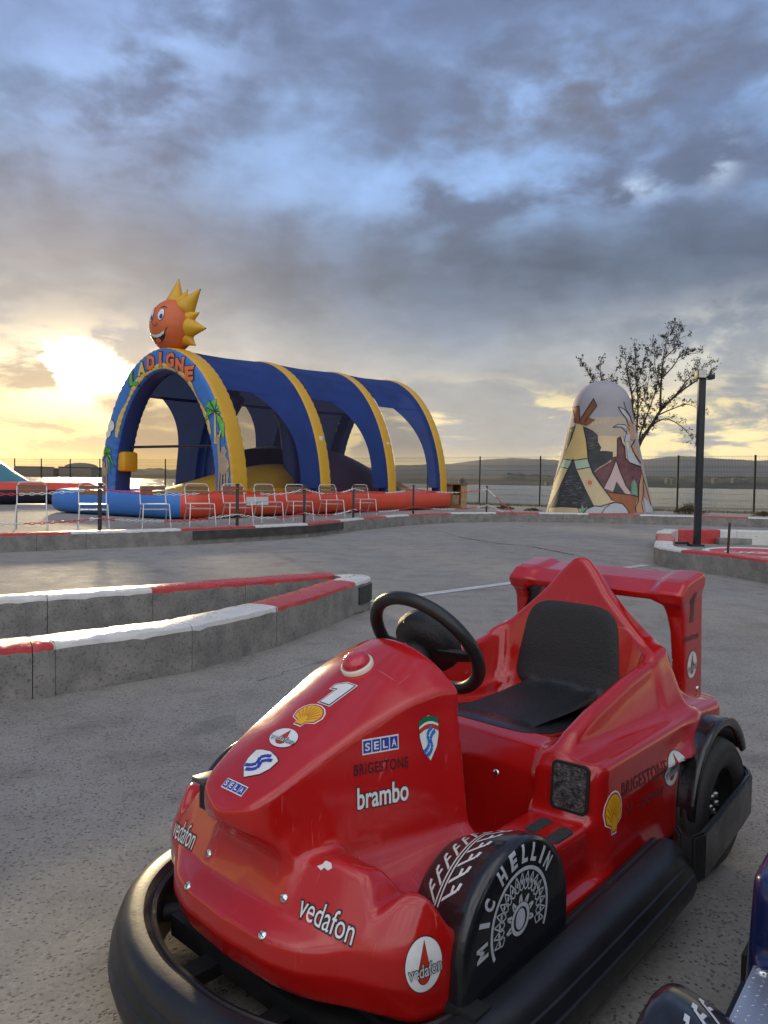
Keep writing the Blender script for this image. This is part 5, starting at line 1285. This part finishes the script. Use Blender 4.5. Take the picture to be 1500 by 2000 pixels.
def camel():
    s = Sticker(); o = [(-.02, .0), (.22, .05), (.30, .22), (.24, .42), (.12, .52), (.16, .66), (.08, .78), (-.05, .76), (-.10, .64), (-.16, .62), (-.20, .86), (-.18, 1.02), (-.30, 1.12), (-.40, 1.02), (-.42, .88), (-.34, .84), (-.30, .60), (-.26, .40), (-.24, .12)]
    for a, b in (((-.20, .12), (-.26, -.50)), ((-.06, .06), (-.10, -.52)), ((.10, .06), (.12, -.52)), ((.24, .16), (.27, -.50))): s.line(a, b, .13, 1); s.line(a, (b[0], b[1]+.02), .10, 3, 1); s.ell(b[0]-.02, b[1], .08, .05, 1, 0, 12); s.ell(b[0]-.02, b[1], .065, .038, 5, 1, 12)
    s.poly([(x*1.05, (y-.4)*1.05+.4) for x, y in o], 1, 1); s.poly(o, 3, 2); s.ell(-.31, 1.02, .04, .04, 5, 3, 12); s.ell(-.31, 1.02, .018, .018, 1, 4, 8)
    s.poly([(-.24, 1.06), (-.18, 1.22), (-.14, 1.20), (-.18, 1.02)], 5, 3); return s
def art(sk, name, y, z, k=1.0, kw=None): o = sk.lay(name, [MAT[q] for q in AM], castle, F_front(y, z), kw or k, k, arch_t, .5, .012, .05, .006, .5); return o
art(palm(.60), 'palm_artwork', .56, 2.55, 1.0, .75); art(camel(), 'camel_artwork', .27, 1.02, .88, .56)
art(palm(.42), 'palm_artwork', 4.74, 1.55, 1.0, .55); art(camel(), 'camel_artwork', 4.84, .95, .5, .4)
s = Sticker()
for cx, cy, r_ in ((0, 0, .20), (.16, .06, .15), (-.15, .02, .14), (.02, -.12, .14)): s.ell(cx, cy, r_+.012, r_+.012, 1, 0, 20); s.ell(cx, cy, r_, r_, 0, 1, 20)
art(s, 'cloud_artwork', 4.72, 2.25)
s = Sticker()
for k, ch in enumerate('LADIGNE'):
    th = R(90-(k-3.1)*11.5-0); rr_ = 1; 
    a = R(90-(3.0-k)*9.5); y = CWd/2+(CWd/2-.30)*math.cos(a)*1.0; z = .45+(3.80-.31)*math.sin(a)
    cxs = -(CWd/2-y)*-1
    s.text(ch, CWd/2-y, z-3.0, .31 if ch != 'I' else .11, .36, [2, 5, 4, 4, 4, 4, 4][k], 0, bold=.06, rot=(a-math.pi/2)*.0-(a-math.pi/2)*-.55*-1 if False else -(math.pi/2-a)*-.0, out=1, out_w=.05)
art(s, 'arch_lettering', CWd/2, 3.0)
V = []
s = Sticker(); n = 26
for k in range(n):
    a0, a1 = R(28+ (152-28)*k/n), R(28+(152-28)*(k+1)/n)
    def P_(a, ins): return ((CWd/2-ins)*math.cos(a), .45+(3.80-ins)*math.sin(a)-3.0)
    w0 = .44-.05*math.sin(k*1.1); w1 = .44-.05*math.sin((k+1)*1.1); s.poly([P_(a0, w0), P_(a0, .535), P_(a1, .535), P_(a1, w1)], 5)
art(s, 'sand_artwork', CWd/2, 3.0)
# the smiling sun on top
HR = (.56, .60, .68); hc = Vector((TA[0]+.05, CWd/2, 4.83)); q = MB()
V, F = [], []; n1, n2 = 40, 26
for i in range(n2+1):
    ph = math.pi*i/n2
    for j in range(n1):
        a = 2*math.pi*j/n1; w = 1+.012*math.sin(i*2.4)*abs(math.sin(a)); V.append((hc.x+HR[0]*math.sin(ph)*math.cos(a)*w, hc.y+HR[1]*math.sin(ph)*math.sin(a)*w, hc.z+HR[2]*math.cos(ph)))
for i in range(n2):
    for j in range(n1): F.append((i*n1+j, i*n1+(j+1) % n1, (i+1)*n1+(j+1) % n1, (i+1)*n1+j))
sun_o = obj('sun_head', V, F, MAT['i_head'], castle, True)
bm = bmesh.new(); bm.from_mesh(sun_o.data); bmesh.ops.remove_doubles(bm, verts=bm.verts, dist=1e-4); bmesh.ops.recalc_face_normals(bm, faces=bm.faces); bm.to_mesh(sun_o.data); bm.free()
for k, (ang, ln_, br) in enumerate(((90, .66, .24), (66, .42, .17), (46, .66, .26), (18, .36, .17), (-6, .54, .25), (-34, .34, .18), (112, .34, .13), (135, .40, .15), (165, .34, .14), (195, .44, .17), (220, .30, .14))):
    d = Vector((.18, -math.cos(R(ang)), math.sin(R(ang)))).normalized(); p = hc+Vector((d.x*HR[0], d.y*HR[1], d.z*HR[2]))*.90
    M4 = d.to_track_quat('Z', 'Y').to_matrix().to_4x4(); M4.translation = p
    b = MB().lathe([(br, 0), (br*1.02, .05), (br*.85, ln_*.22), (br*.45, ln_*.6), (br*.10, ln_*.95)], 20, 0, M4); b.lathe([(br*.10, ln_*.95), (0, ln_*1.02)], 12, 1, M4); b.build('ray', [MAT['i_yel'], MAT['i_navy']], sun_o)
head_t = BVHTree.FromPolygons([v.co.copy() for v in sun_o.data.vertices], [tuple(p.vertices) for p in sun_o.data.polygons])
s = Sticker()
for sx in (-.17, .17):
    s.ell(sx, .20, .095, .155, 1, 0, 24).ell(sx, .20, .083, .142, 0, 1, 24).ell(sx+.02, .15, .045, .065, 7, 2, 18).ell(sx+.02, .13, .022, .032, 1, 3, 12)
    s.poly([(sx-.10, .37), (sx+.0, .43), (sx+.12, .37), (sx+.0, .395)], 1, 1)
s.poly([(-.30, -.18), (-.15, -.26), (0, -.285), (.15, -.26), (.30, -.18), (.24, -.34), (.12, -.45), (0, -.48), (-.12, -.45), (-.24, -.34)], 1); s.poly([(-.27, -.20), (-.13, -.265), (0, -.29), (.13, -.265), (.27, -.20), (.24, -.27), (.12, -.335), (0, -.355), (-.12, -.335), (-.24, -.27)], 0, 1); s.ell(0, -.42, .10, .05, 4, 1, 16)
for a_, b2 in (((-.34, -.12), (-.28, -.2)), ((.34, -.12), (.28, -.2)), ((-.09, .0), (-.05, -.07)), ((-.05, -.07), (.05, -.07)), ((.05, -.07), (.09, .0))): s.line(a_, b2, .014, 1, 1)
Q = Matrix((Vector((0, -1, 0)), Vector((0, 0, 1)), Vector((-1, 0, 0)))).transposed().to_4x4(); Q.translation = hc+Vector((-.30, 0, 0))
s.lay('face', [MAT[q] for q in AM], sun_o, Q, 1, 1, head_t, .6, .008, .06, .004)

# the second inflatable at the left edge
inf2 = empty('inflatable_pool', G(60, 990)); tag(inf2, 'low inflatable with dark and red tube and a teal slope at the left edge', 'inflatable')
ox = inf2.location
a = G(190, 985)-ox; P = [Vector((x, y, .36)) for x, y in ((a.x-.1, a.y+.55), (a.x-.9, a.y+.2), (-3, .1), (-8, -.6), (-12, -1.0))]
def tube2(P, hw, hh, mats_, name, split=0.2):
    V, F, MI = [], [], []; n = 20
    PP = []
    for i in range(len(P)-1):
        for k in range(6): PP.append(P[i].lerp(P[i+1], k/6))
    PP.append(P[-1])
    for i, p in enumerate(PP):
        t = (PP[min(i+1, len(PP)-1)]-PP[max(i-1, 0)]).normalized(); o = Vector((t.y, -t.x, 0)); e = 1 if i > 2 else (.55, .82, .95)[i]
        for j in range(n): an = 2*math.pi*j/n; V.append(p+o*(hw*e*math.cos(an))+Vector((0, 0, hh*e*math.sin(an))))
    for i in range(len(PP)-1):
        for j in range(n): F.append((i*n+j, i*n+(j+1) % n, (i+1)*n+(j+1) % n, (i+1)*n+j)); MI.append(1 if math.sin(2*math.pi*(j+.5)/n) > split else 0)
    F.append(tuple(range(n))); MI.append(0)
    o = obj(name, V, F, mats_, inf2, True, MI); bm = bmesh.new(); bm.from_mesh(o.data); bmesh.ops.recalc_face_normals(bm, faces=bm.faces); bm.to_mesh(o.data); bm.free()
tube2(P, .42, .36, [MAT['i_navy'], MAT['i_red']], 'tube', .25)
V, F = [], []; n = 20; e = AT(2, 955, ox.y+1.6)-ox; tp = AT(-60, 860, ox.y+2.5)-ox
for i in range(n+1):
    for j in range(9): s_ = i/n; V.append((e.x-s_*3.4, 1.2+j*.35, .60+(tp.z-.1)*math.sin(s_*math.pi/2)**.9*math.sin(math.pi*(j+.6)/9.2)**.3))
for i in range(n):
    for j in range(8): F.append((i*9+j, (i+1)*9+j, (i+1)*9+j+1, i*9+j+1))
obj('slope', V, F, MAT['i_teal'], inf2, True)
# ---------------------------------------------------------------- chairs
MAT['alu'] = mat('brushed_aluminium', (.68, .68, .68), .42, metal=.7, var=.08, vscale=20); MAT['slat'] = mat('bronze_slat', (.20, .12, .075), .45, metal=.2, var=.15, vscale=10)
def make_chair():
    r = empty('terrace_chair', (0, 0, 0)); w = .235
    for s_ in (-1, 1):
        MB().tube([(s_*.26, -.25, 0), (s_*w, -.215, .40), (s_*w, -.205, .425), (s_*w, -.18, .44), (s_*w, .17, .43)], .0105, 8).build('front_leg', MAT['alu'], r)
        MB().tube([(s_*.25, .29, 0), (s_*w, .08, .42)], .0105, 8).build('rear_leg', MAT['alu'], r)
    bk = catmull([(-w, .16, .43), (-w, .22, .60), (-w, .255, .74), (-w+.03, .268, .80), (-w+.08, .27, .822), (w-.08, .27, .822), (w-.03, .268, .80), (w, .255, .74), (w, .22, .60), (w, .16, .43)], 4)
    MB().tube(bk, .0105, 8).build('back_frame', MAT['alu'], r)
    for z0, z1 in ((.60, .68), (.70, .775)): MB().box((-w, .226+(z0-.6)*.22, z0), (w, .240+(z0-.6)*.22, z1)).build('back_slat', MAT['slat'], r)
    for k in range(7): MB().box((-w, -.20+k*.053, .437), (w, -.165+k*.053, .449)).build('seat_slat', MAT['alu'], r)
    MB().tube([(-w, -.12, .34), (w, -.12, .34)], .009, 6).tube([(-w, .14, .345), (w, .14, .345)], .009, 6).build('stretcher', MAT['alu'], r)
    return r
def yaw_to(v): return math.atan2(v.y, v.x)
CH = [(62, 1035.5, 'leftmost aluminium chair with brown back slats, at the left edge'), (182, 1033.5, 'second aluminium chair from the left, in front of the blue tube end'), (302, 1031, 'third aluminium chair from the left, before the blue porch tube'),
      (390, 1028, 'fourth aluminium chair from the left, before the red corner of the castle base'), (463, 1024.5, 'fifth aluminium chair from the left, partly behind the second black chain post'), (524, 1020.5, 'sixth aluminium chair from the left, just right of the second black post'),
      (584, 1017.5, 'seventh aluminium chair from the left, partly behind the third black post'), (647, 1011.5, 'eighth aluminium chair from the left, before the second yellow arch'), (711, 1007.5, 'ninth aluminium chair, the rightmost, beside the fourth black post')]
ch0 = make_chair()
for i, (px, py, lab) in enumerate(CH):
    c = ch0 if i == 0 else copy_tree(ch0)
    p = G(px, py-1.0); c.location = p; c.rotation_euler = (0, 0, R(24+random.uniform(-3, 3)+px*.012)); tag(c, lab, 'chair', 'aluminium chairs behind the kerb')
# ---------------------------------------------------------------- posts and plastic chains
MAT['cw'] = mat('white_chain_plastic', (.70, .68, .66), .4); MAT['cr'] = mat('red_chain_plastic', (.62, .05, .05), .4); MAT['bpost'] = mat('black_post', (.025, .022, .022), .5)
PO = [(-180, 9.75), (195, 10.55), (464, 12.35), (595, 13.2), (691, 15.2), (808, 17.2), (951, 19.0)]
names = ['black chain post beyond the left edge', 'first black chain post from the left, before the second chair', 'second black chain post, before the first yellow arch', 'third black chain post, left of the eighth chair', 'fourth black chain post, beside the rightmost chair', 'fifth black chain post, before the last castle bay', 'last black chain post, out in the open left of the painted cone']
pb = []
for i, (px, d) in enumerate(PO):
    p = AT(px, HZ(px), d); p = Vector((p.x, p.y, 0)); pb.append(p)
    if i == 0: r = p0 = empty('chain_post', p); MB().box((-.022, -.022, 0), (.022, .022, .83)).build('post', MAT['bpost'], r, bevel=.003); MB().box((-.028, -.028, .83), (.028, .028, .86)).build('cap', MAT['bpost'], r); MB().tube([(0, -.03, .775), (0, -.045, .775), (0, -.045, .79)], .006, 6).tube([(0, -.03, .36), (0, -.045, .36), (0, -.045, .375)], .006, 6).build('hook', MAT['bpost'], r)
    else: r = copy_tree(p0); r.location = p
    tag(r, names[i], 'post', 'black posts carrying the chains')
def link_mesh(mb, c, t, side, mi, L_=.085, W_=.044, r=.0068):
    n1, n2 = 8, 4; up = t.cross(side).normalized(); sd = up.cross(t).normalized(); pts = []
    for k in range(n1):
        a = 2*math.pi*k/n1; pts.append(c+t*(math.cos(a)*(L_/2-r))+sd*(math.sin(a)*(W_/2-r)))
    mb.tube(pts, r, n2, mi, closed=True)
def chain(A, B, sag, label, ph, grp='red and white plastic chains'):
    mb = MB(); l = (B-A).length; n = int(l*1.02/.062); side = Vector((0, 0, 1))
    for k in range(n):
        u = (k+.5)/n; p = A.lerp(B, u)-Vector((0, 0, sag*4*u*(1-u))); t = ((B-A)/l-Vector((0, 0, sag*4*(1-2*u)/l))).normalized()
        sd = Vector((0, 0, 1)) if k % 2 else t.cross(Vector((0, 0, 1))).normalized()
        link_mesh(mb, p, t, sd, int((k+ph)/13) % 2)
    o = mb.build('barrier_chain', [MAT['cw'], MAT['cr']]); tag(o, label, 'chain', grp)
spn = ['left edge and the first post', 'first and second posts', 'second and third posts', 'third and fourth posts', 'fourth and fifth posts', 'fifth and last posts']
for i in range(6):
    A, B = pb[i], pb[i+1]
    chain(A+Vector((0, -.04, .78)), B+Vector((0, -.04, .78)), .09, 'upper red and white plastic chain between the '+spn[i], 5+i*7); chain(A+Vector((0, -.04, .37)), B+Vector((0, -.04, .37)), .07, 'lower red and white plastic chain between the '+spn[i], 17+i*5)
e1, e2 = G(1003, 1001.5, .22), G(985, 1001, .22)
chain(pb[6]+Vector((0, 0, .78)), e1, .0, 'upper chain sloping down from the last post to the kerb', 8); chain(pb[6]+Vector((0, 0, .40)), e2, .0, 'lower chain sloping down from the last post to the kerb', 0)

# ---------------------------------------------------------------- wooden hutch beyond the castle
MAT['wood'] = mat('weathered_wood', (.20, .11, .055), .8, var=.4, vscale=8, bump=.4, bscale=30); MAT['wood2'] = mat('pale_wood', (.36, .24, .12), .8, var=.3, vscale=8)
p = G(896, 993); hut = empty('wooden_hutch', p, R(18)); tag(hut, 'open fronted wooden hutch standing beyond the far right end of the castle', 'hutch')
sc_ = p.y/1500
w_ = 34*sc_; h_ = 46*sc_
MB().box((-w_/2, 0, 0), (-w_/2+.06, .7, h_)).box((w_/2-.25, 0, 0), (w_/2, .7, h_)).box((-w_/2+.06, .64, 0), (w_/2-.25, .7, h_)).box((-w_/2+.06, 0, .0), (w_/2-.25, .64, .12)).build('cabinet', MAT['wood'], hut)
MB().box((-w_/2-.04, -.04, h_), (w_/2+.04, .74, h_+.05)).build('top_board', MAT['wood'], hut)
MB().box((w_/2-.24, -.02, .02), (w_/2-.01, -.002, h_-.02)).build('door_board', MAT['wood2'], hut)
tag(MB().box((p.x-.25, p.y+.10, .13), (p.x+.02, p.y+.35, .48)).build('crate', MAT['wood2']), 'small crate standing inside the wooden hutch', 'crate')

# ---------------------------------------------------------------- tamarisk behind the cone
MAT['bark'] = mat('tamarisk_bark', (.050, .036, .028), .9); MAT['leaf'] = mat('tamarisk_twigs', (.062, .056, .038), .9, col2=(.045, .032, .026), vscale=3)
TD = 27.5; tr = empty('tamarisk_tree', (AT(1235, 1000, TD).x, TD, 0)); tag(tr, 'sparse dark tamarisk tree with thin leaning stems behind the painted cone', 'tree')
def tp(x, y, d=0.0): return AT(x, y, TD+d)-tr.location
limbs = [([(1236, 1003), (1242, 930), (1247, 872), (1275, 826), (1290, 802), (1320, 772), (1352, 749), (1375, 735)], .085, 0), ([(1290, 802), (1290, 775), (1292, 740), (1297, 690), (1306, 648)], .05, .4), ([(1239, 950), (1239, 860), (1236, 810), (1234, 770), (1226, 735), (1222, 700)], .06, -.3),
    ([(1240, 900), (1243, 850), (1246, 790), (1243, 740), (1240, 690)], .045, .5), ([(1242, 905), (1250, 850), (1262, 815), (1275, 780), (1285, 745)], .04, -.5), ([(1283, 812), (1310, 800), (1340, 790), (1358, 795)], .03, .3), ([(1272, 830), (1300, 818), (1330, 832), (1348, 852)], .03, -.4),
    ([(1236, 960), (1205, 860), (1185, 790), (1175, 745), (1172, 715)], .05, 0), ([(1192, 800), (1165, 755), (1150, 730), (1142, 715)], .03, .3), ([(1196, 815), (1195, 765), (1200, 735)], .03, -.3), ([(1292, 740), (1315, 715), (1330, 695), (1360, 690)], .028, -.3), ([(1297, 700), (1318, 680), (1328, 655)], .022, .3), ([(1234, 770), (1250, 735), (1258, 700)], .022, -.2), ([(1320, 772), (1345, 740), (1385, 712)], .022, .3), ([(1291, 760), (1280, 720), (1277, 685)], .022, -.2), ([(1246, 800), (1262, 765), (1268, 730)], .02, .3)]
tb = MB(); lv = MB(); rnd = random.Random(21)
def leafy(p, d, n, sp):
    for _ in range(n):
        c = p+Vector((rnd.gauss(0, sp), rnd.gauss(0, sp), rnd.gauss(0, sp))); a = (d+Vector((rnd.gauss(0, .5), rnd.gauss(0, .5), rnd.gauss(0.1, .5)))).normalized(); b = a.cross(Vector((rnd.gauss(0, 1), rnd.gauss(0, 1), rnd.gauss(0, 1)))).normalized(); l = rnd.uniform(.05, .12); w = rnd.uniform(.007, .014)
        lv.add([c-b*w, c+a*l*.5-b*w*1.6, c+a*l, c+a*l*.5+b*w*1.6], [(0, 1, 2, 3)])
def twig(p, d, l, r, lvl, dens):
    n = 4; pts = [p]; rr_ = [r]
    for k in range(n):
        d = (d+Vector((rnd.gauss(0, .16), rnd.gauss(0, .16), rnd.gauss(.05, .12)))).normalized(); pts.append(pts[-1]+d*l/n); rr_.append(r*(1-.8*(k+1)/n))
        if lvl < 2 and rnd.random() < (.75 if lvl == 0 else .5): twig(pts[-1], (d+Vector((rnd.gauss(0, .55), rnd.gauss(0, .55), rnd.gauss(.15, .3)))).normalized(), l*rnd.uniform(.40, .65), r*.55, lvl+1, dens)
        if lvl >= 1: leafy(pts[-1], d, rnd.choice((0, 1, 1, 2)) if dens > .5 else (1 if rnd.random() < .35 else 0), .025)
    tb.tube(pts, rr_, 4, cap=False)
for li, (pts, r, dd) in enumerate(limbs):
    P = [tp(x, y, dd*k/len(pts)*2) for k, (x, y) in enumerate(pts)]; n = len(P); P = catmull(P, 4); rr_ = [r*(1-.82*k/(len(P)-1)) for k in range(len(P))]; tb.tube(P, rr_, 7, cap=False)
    L = path_len(P); s_ = L[-1]*(.45 if li == 0 else (.35 if li in (2, 3, 4) else .25 if li != 7 else .6))
    while s_ < L[-1]:
        p = at_len(P, L, s_); t = (at_len(P, L, s_+.1)-at_len(P, L, s_-.1)).normalized(); q = s_/L[-1]
        twig(p, (t*.7+Vector((rnd.gauss(0, .55), rnd.gauss(0, .55), rnd.gauss(.30, .25)))).normalized(), rnd.uniform(.17, .36)*(.7 if li in (8, 9) else 1.0), .009, 0, .25 if li in (5, 6) else .9); s_ += rnd.uniform(.09, .18)
    twig(P[-1], (P[-1]-P[-3]).normalized(), .3, .007, 0, .9)
tb.build('trunk', MAT['bark'], tr); lv.build('crown', MAT['leaf'], tr)

# ---------------------------------------------------------------- low plants by the fence
MAT['herb'] = mat('dry_green_plant', (.10, .105, .035), .85, col2=(.15, .11, .05), vscale=5); MAT['herb2'] = mat('reddish_plant', (.13, .085, .05), .85, col2=(.07, .075, .03), vscale=5)
def plant(name, label, px, py, wpx, hpx, n, m_, spiky=False, cat='bush', grp=None):
    p = G(px, py); k = p.y/1500; w, h = wpx*k, hpx*k; r = empty(name, p); tag(r, label, cat, grp); b = MB(); st_ = MB()
    for i in range(n):
        x = rnd.gauss(0, .27)*w; y = rnd.gauss(0, .2)*w; hh = h*max(.25, 1-abs(x/w)*1.3)*rnd.uniform(.6, 1.05)
        lean = Vector((x/w*.9+rnd.gauss(0, .22), rnd.gauss(0, .25), 1)).normalized(); ww = .008 if spiky else .006; o = Vector((rnd.gauss(0, 1), rnd.gauss(0, 1), 0)).normalized()*ww; a = Vector((x*.6, y*.6, 0)); t = a+lean*hh
        st_.add([a-o, a+o, t], [(0, 1, 2)])
        if not spiky:
            for q in range(7):
                c = a.lerp(t, rnd.uniform(.3, 1.0))+Vector((rnd.gauss(0, .03), rnd.gauss(0, .03), 0)); d = Vector((rnd.gauss(0, 1), rnd.gauss(0, 1), rnd.gauss(.4, .6))).normalized()*rnd.uniform(.03, .07); e = d.cross(Vector((.3, .5, .8))).normalized()*.012; b.add([c-e, c+d, c+e], [(0, 1, 2)])
    st_.build('stems', m_, r)
    if not spiky: b.build('leaves', m_, r)
plant('bush', 'reddish green bush by the fence behind the lamp post', 1345, 1004, 70, 26, 160, MAT['herb2'])
plant('bush', 'low green bush at the foot of the rightmost fence post', 1492, 1008, 44, 10, 90, MAT['herb'])
plant('spiky_plant', 'spiky agave like plant beyond the last black chain post', 945, 993, 46, 26, 34, MAT['herb'], True, 'plant')
plant('bush', 'low dry tuft between the last chain post and the painted cone', 985, 995, 50, 10, 80, MAT['herb'])
plant('bush', 'low dry tuft close to the left foot of the painted cone', 1040, 998, 40, 7, 60, MAT['herb'])
gr = MB()
for i in range(5200):
    u = rnd.random(); s_ = s_col(1650)+u*(s_col(700)-s_col(1650)) if False else None
A_, B_ = Vector((30, 15.3, 0)), Vector((-2, 38.0, 0))
for i in range(6000):
    u = rnd.random(); p = FP[1].lerp(FP[2], rnd.uniform(-.5, 1.3)) if rnd.random() < .8 else FP[2].lerp(FP[3], rnd.random()*.5); t = Vector((-.556, -.83, 0))
    p = p+t*abs(rnd.gauss(0, .55))+Vector((0, 0, 0)); h = rnd.uniform(.03, .13)*(1.6 if rnd.random() < .1 else 1); o = Vector((rnd.uniform(-1, 1), rnd.uniform(-1, 1), 0)).normalized()*.008; gr.add([p-o, p+o, p+Vector((rnd.gauss(0, .03), rnd.gauss(0, .03), h))], [(0, 1, 2)])
g_ = gr.build('grass', MAT['herb']); tag(g_, 'dry grass growing in a strip along the foot of the fence', 'grass', kind='stuff')

# ---------------------------------------------------------------- the second kart at the lower right corner
MAT['kblue'] = mat('dark_blue_gelcoat', (.008, .018, .085), .22, var=.1, vscale=5, bump=.04, bscale=9, coat=.6, rvar=.08)
MAT['tread_plate'] = mat('aluminium_plate', (.62, .63, .66), .34, metal=.85, var=.12, vscale=9)
Y2 = R(37.6); FX2 = Vector((-math.sin(Y2), -math.cos(Y2), 0)); FY2 = Vector((math.cos(Y2), -math.sin(Y2), 0))
P = G(1390, 2030, .34); K2 = P-FX2*.778-FY2*(-.30); K2.z = 0
kart2 = bpy.data.objects.new('ride_kart', None); link(kart2); M2 = Matrix((FX2, FY2, Vector((0, 0, 1)))).transposed().to_4x4(); M2.translation = K2; kart2.matrix_world = M2
tag(kart2, 'dark blue ride kart with aluminium checker plate step, at the lower right corner', 'kart', 'coin ride karts')
skip = ('sticker', 'number', 'chipped_patch', 'panel', 'grip_strip', 'grille', 'bracket', 'screw', 'rear_bumper_plate', 'bumper_rail', 'rear_fender')
for ch in list(kart.children):
    if ch.name.split('.')[0] in skip: continue
    c = copy_tree(ch, kart2)
    if ch.name.split('.')[0] == 'wheel' and sum(v.co.x for v in ch.data.vertices) < 0: c.location.y = -.10 if ch.data.vertices[0].co.y > 0 else .10
    if ch.name.split('.')[0] in ('body', 'rear_wing'): c.material_slots[0].link = 'OBJECT'; c.material_slots[0].material = MAT['kblue']
for sg in (-1, 1):
    b = MB(); x0, x1 = .478, .665; y0, y1 = sorted((.205*sg, .318*sg)); b.box((x0, y0, .2615), (x1, y1, .266))
    nx, ny = 15, 9
    for i in range(nx):
        for j in range(ny):
            cx_, cy_ = x0+(x1-x0)*(i+.5)/nx, y0+(y1-y0)*(j+.5)/ny; a = R(45 if (i+j) % 2 else -45); t = Vector((math.cos(a), math.sin(a), 0))*.0052; o = Vector((-t.y, t.x, 0))*.32; c = Vector((cx_, cy_, .2655))
            b.add([c-t, c-o, c+t, c+o, c+Vector((0, 0, .0016))], [(0, 1, 4), (1, 2, 4), (2, 3, 4), (3, 0, 4)])
    b.build('tread_plate', MAT['tread_plate'], kart2)
    q = Matrix.Translation((.487, y0+.012 if sg < 0 else y1-.012, .266)); MB().lathe([(.0085, -.001), (.008, .002), (.005, .0035), (0, .004)], 16, 0, q).build('screw', MAT['chrome'], kart2)
# ---------------------------------------------------------------- the air
hz = MB().box((-6000, -300, -6), (6000, 5600, 190)).build('haze', [])
hm = bpy.data.materials.new('thin_haze'); hm.use_nodes = True; nt = hm.node_tree; nt.nodes.clear()
pv = nt.nodes.new('ShaderNodeVolumePrincipled'); pv.inputs['Color'].default_value = (.80, .84, .92, 1); pv.inputs['Density'].default_value = .00005; pv.inputs['Anisotropy'].default_value = .35
mo = nt.nodes.new('ShaderNodeOutputMaterial'); nt.links.new(pv.outputs[0], mo.inputs['Volume']); hz.data.materials.append(hm); tag(hz, 'thin pale air between the camera and the far hills', 'haze', kind='stuff')
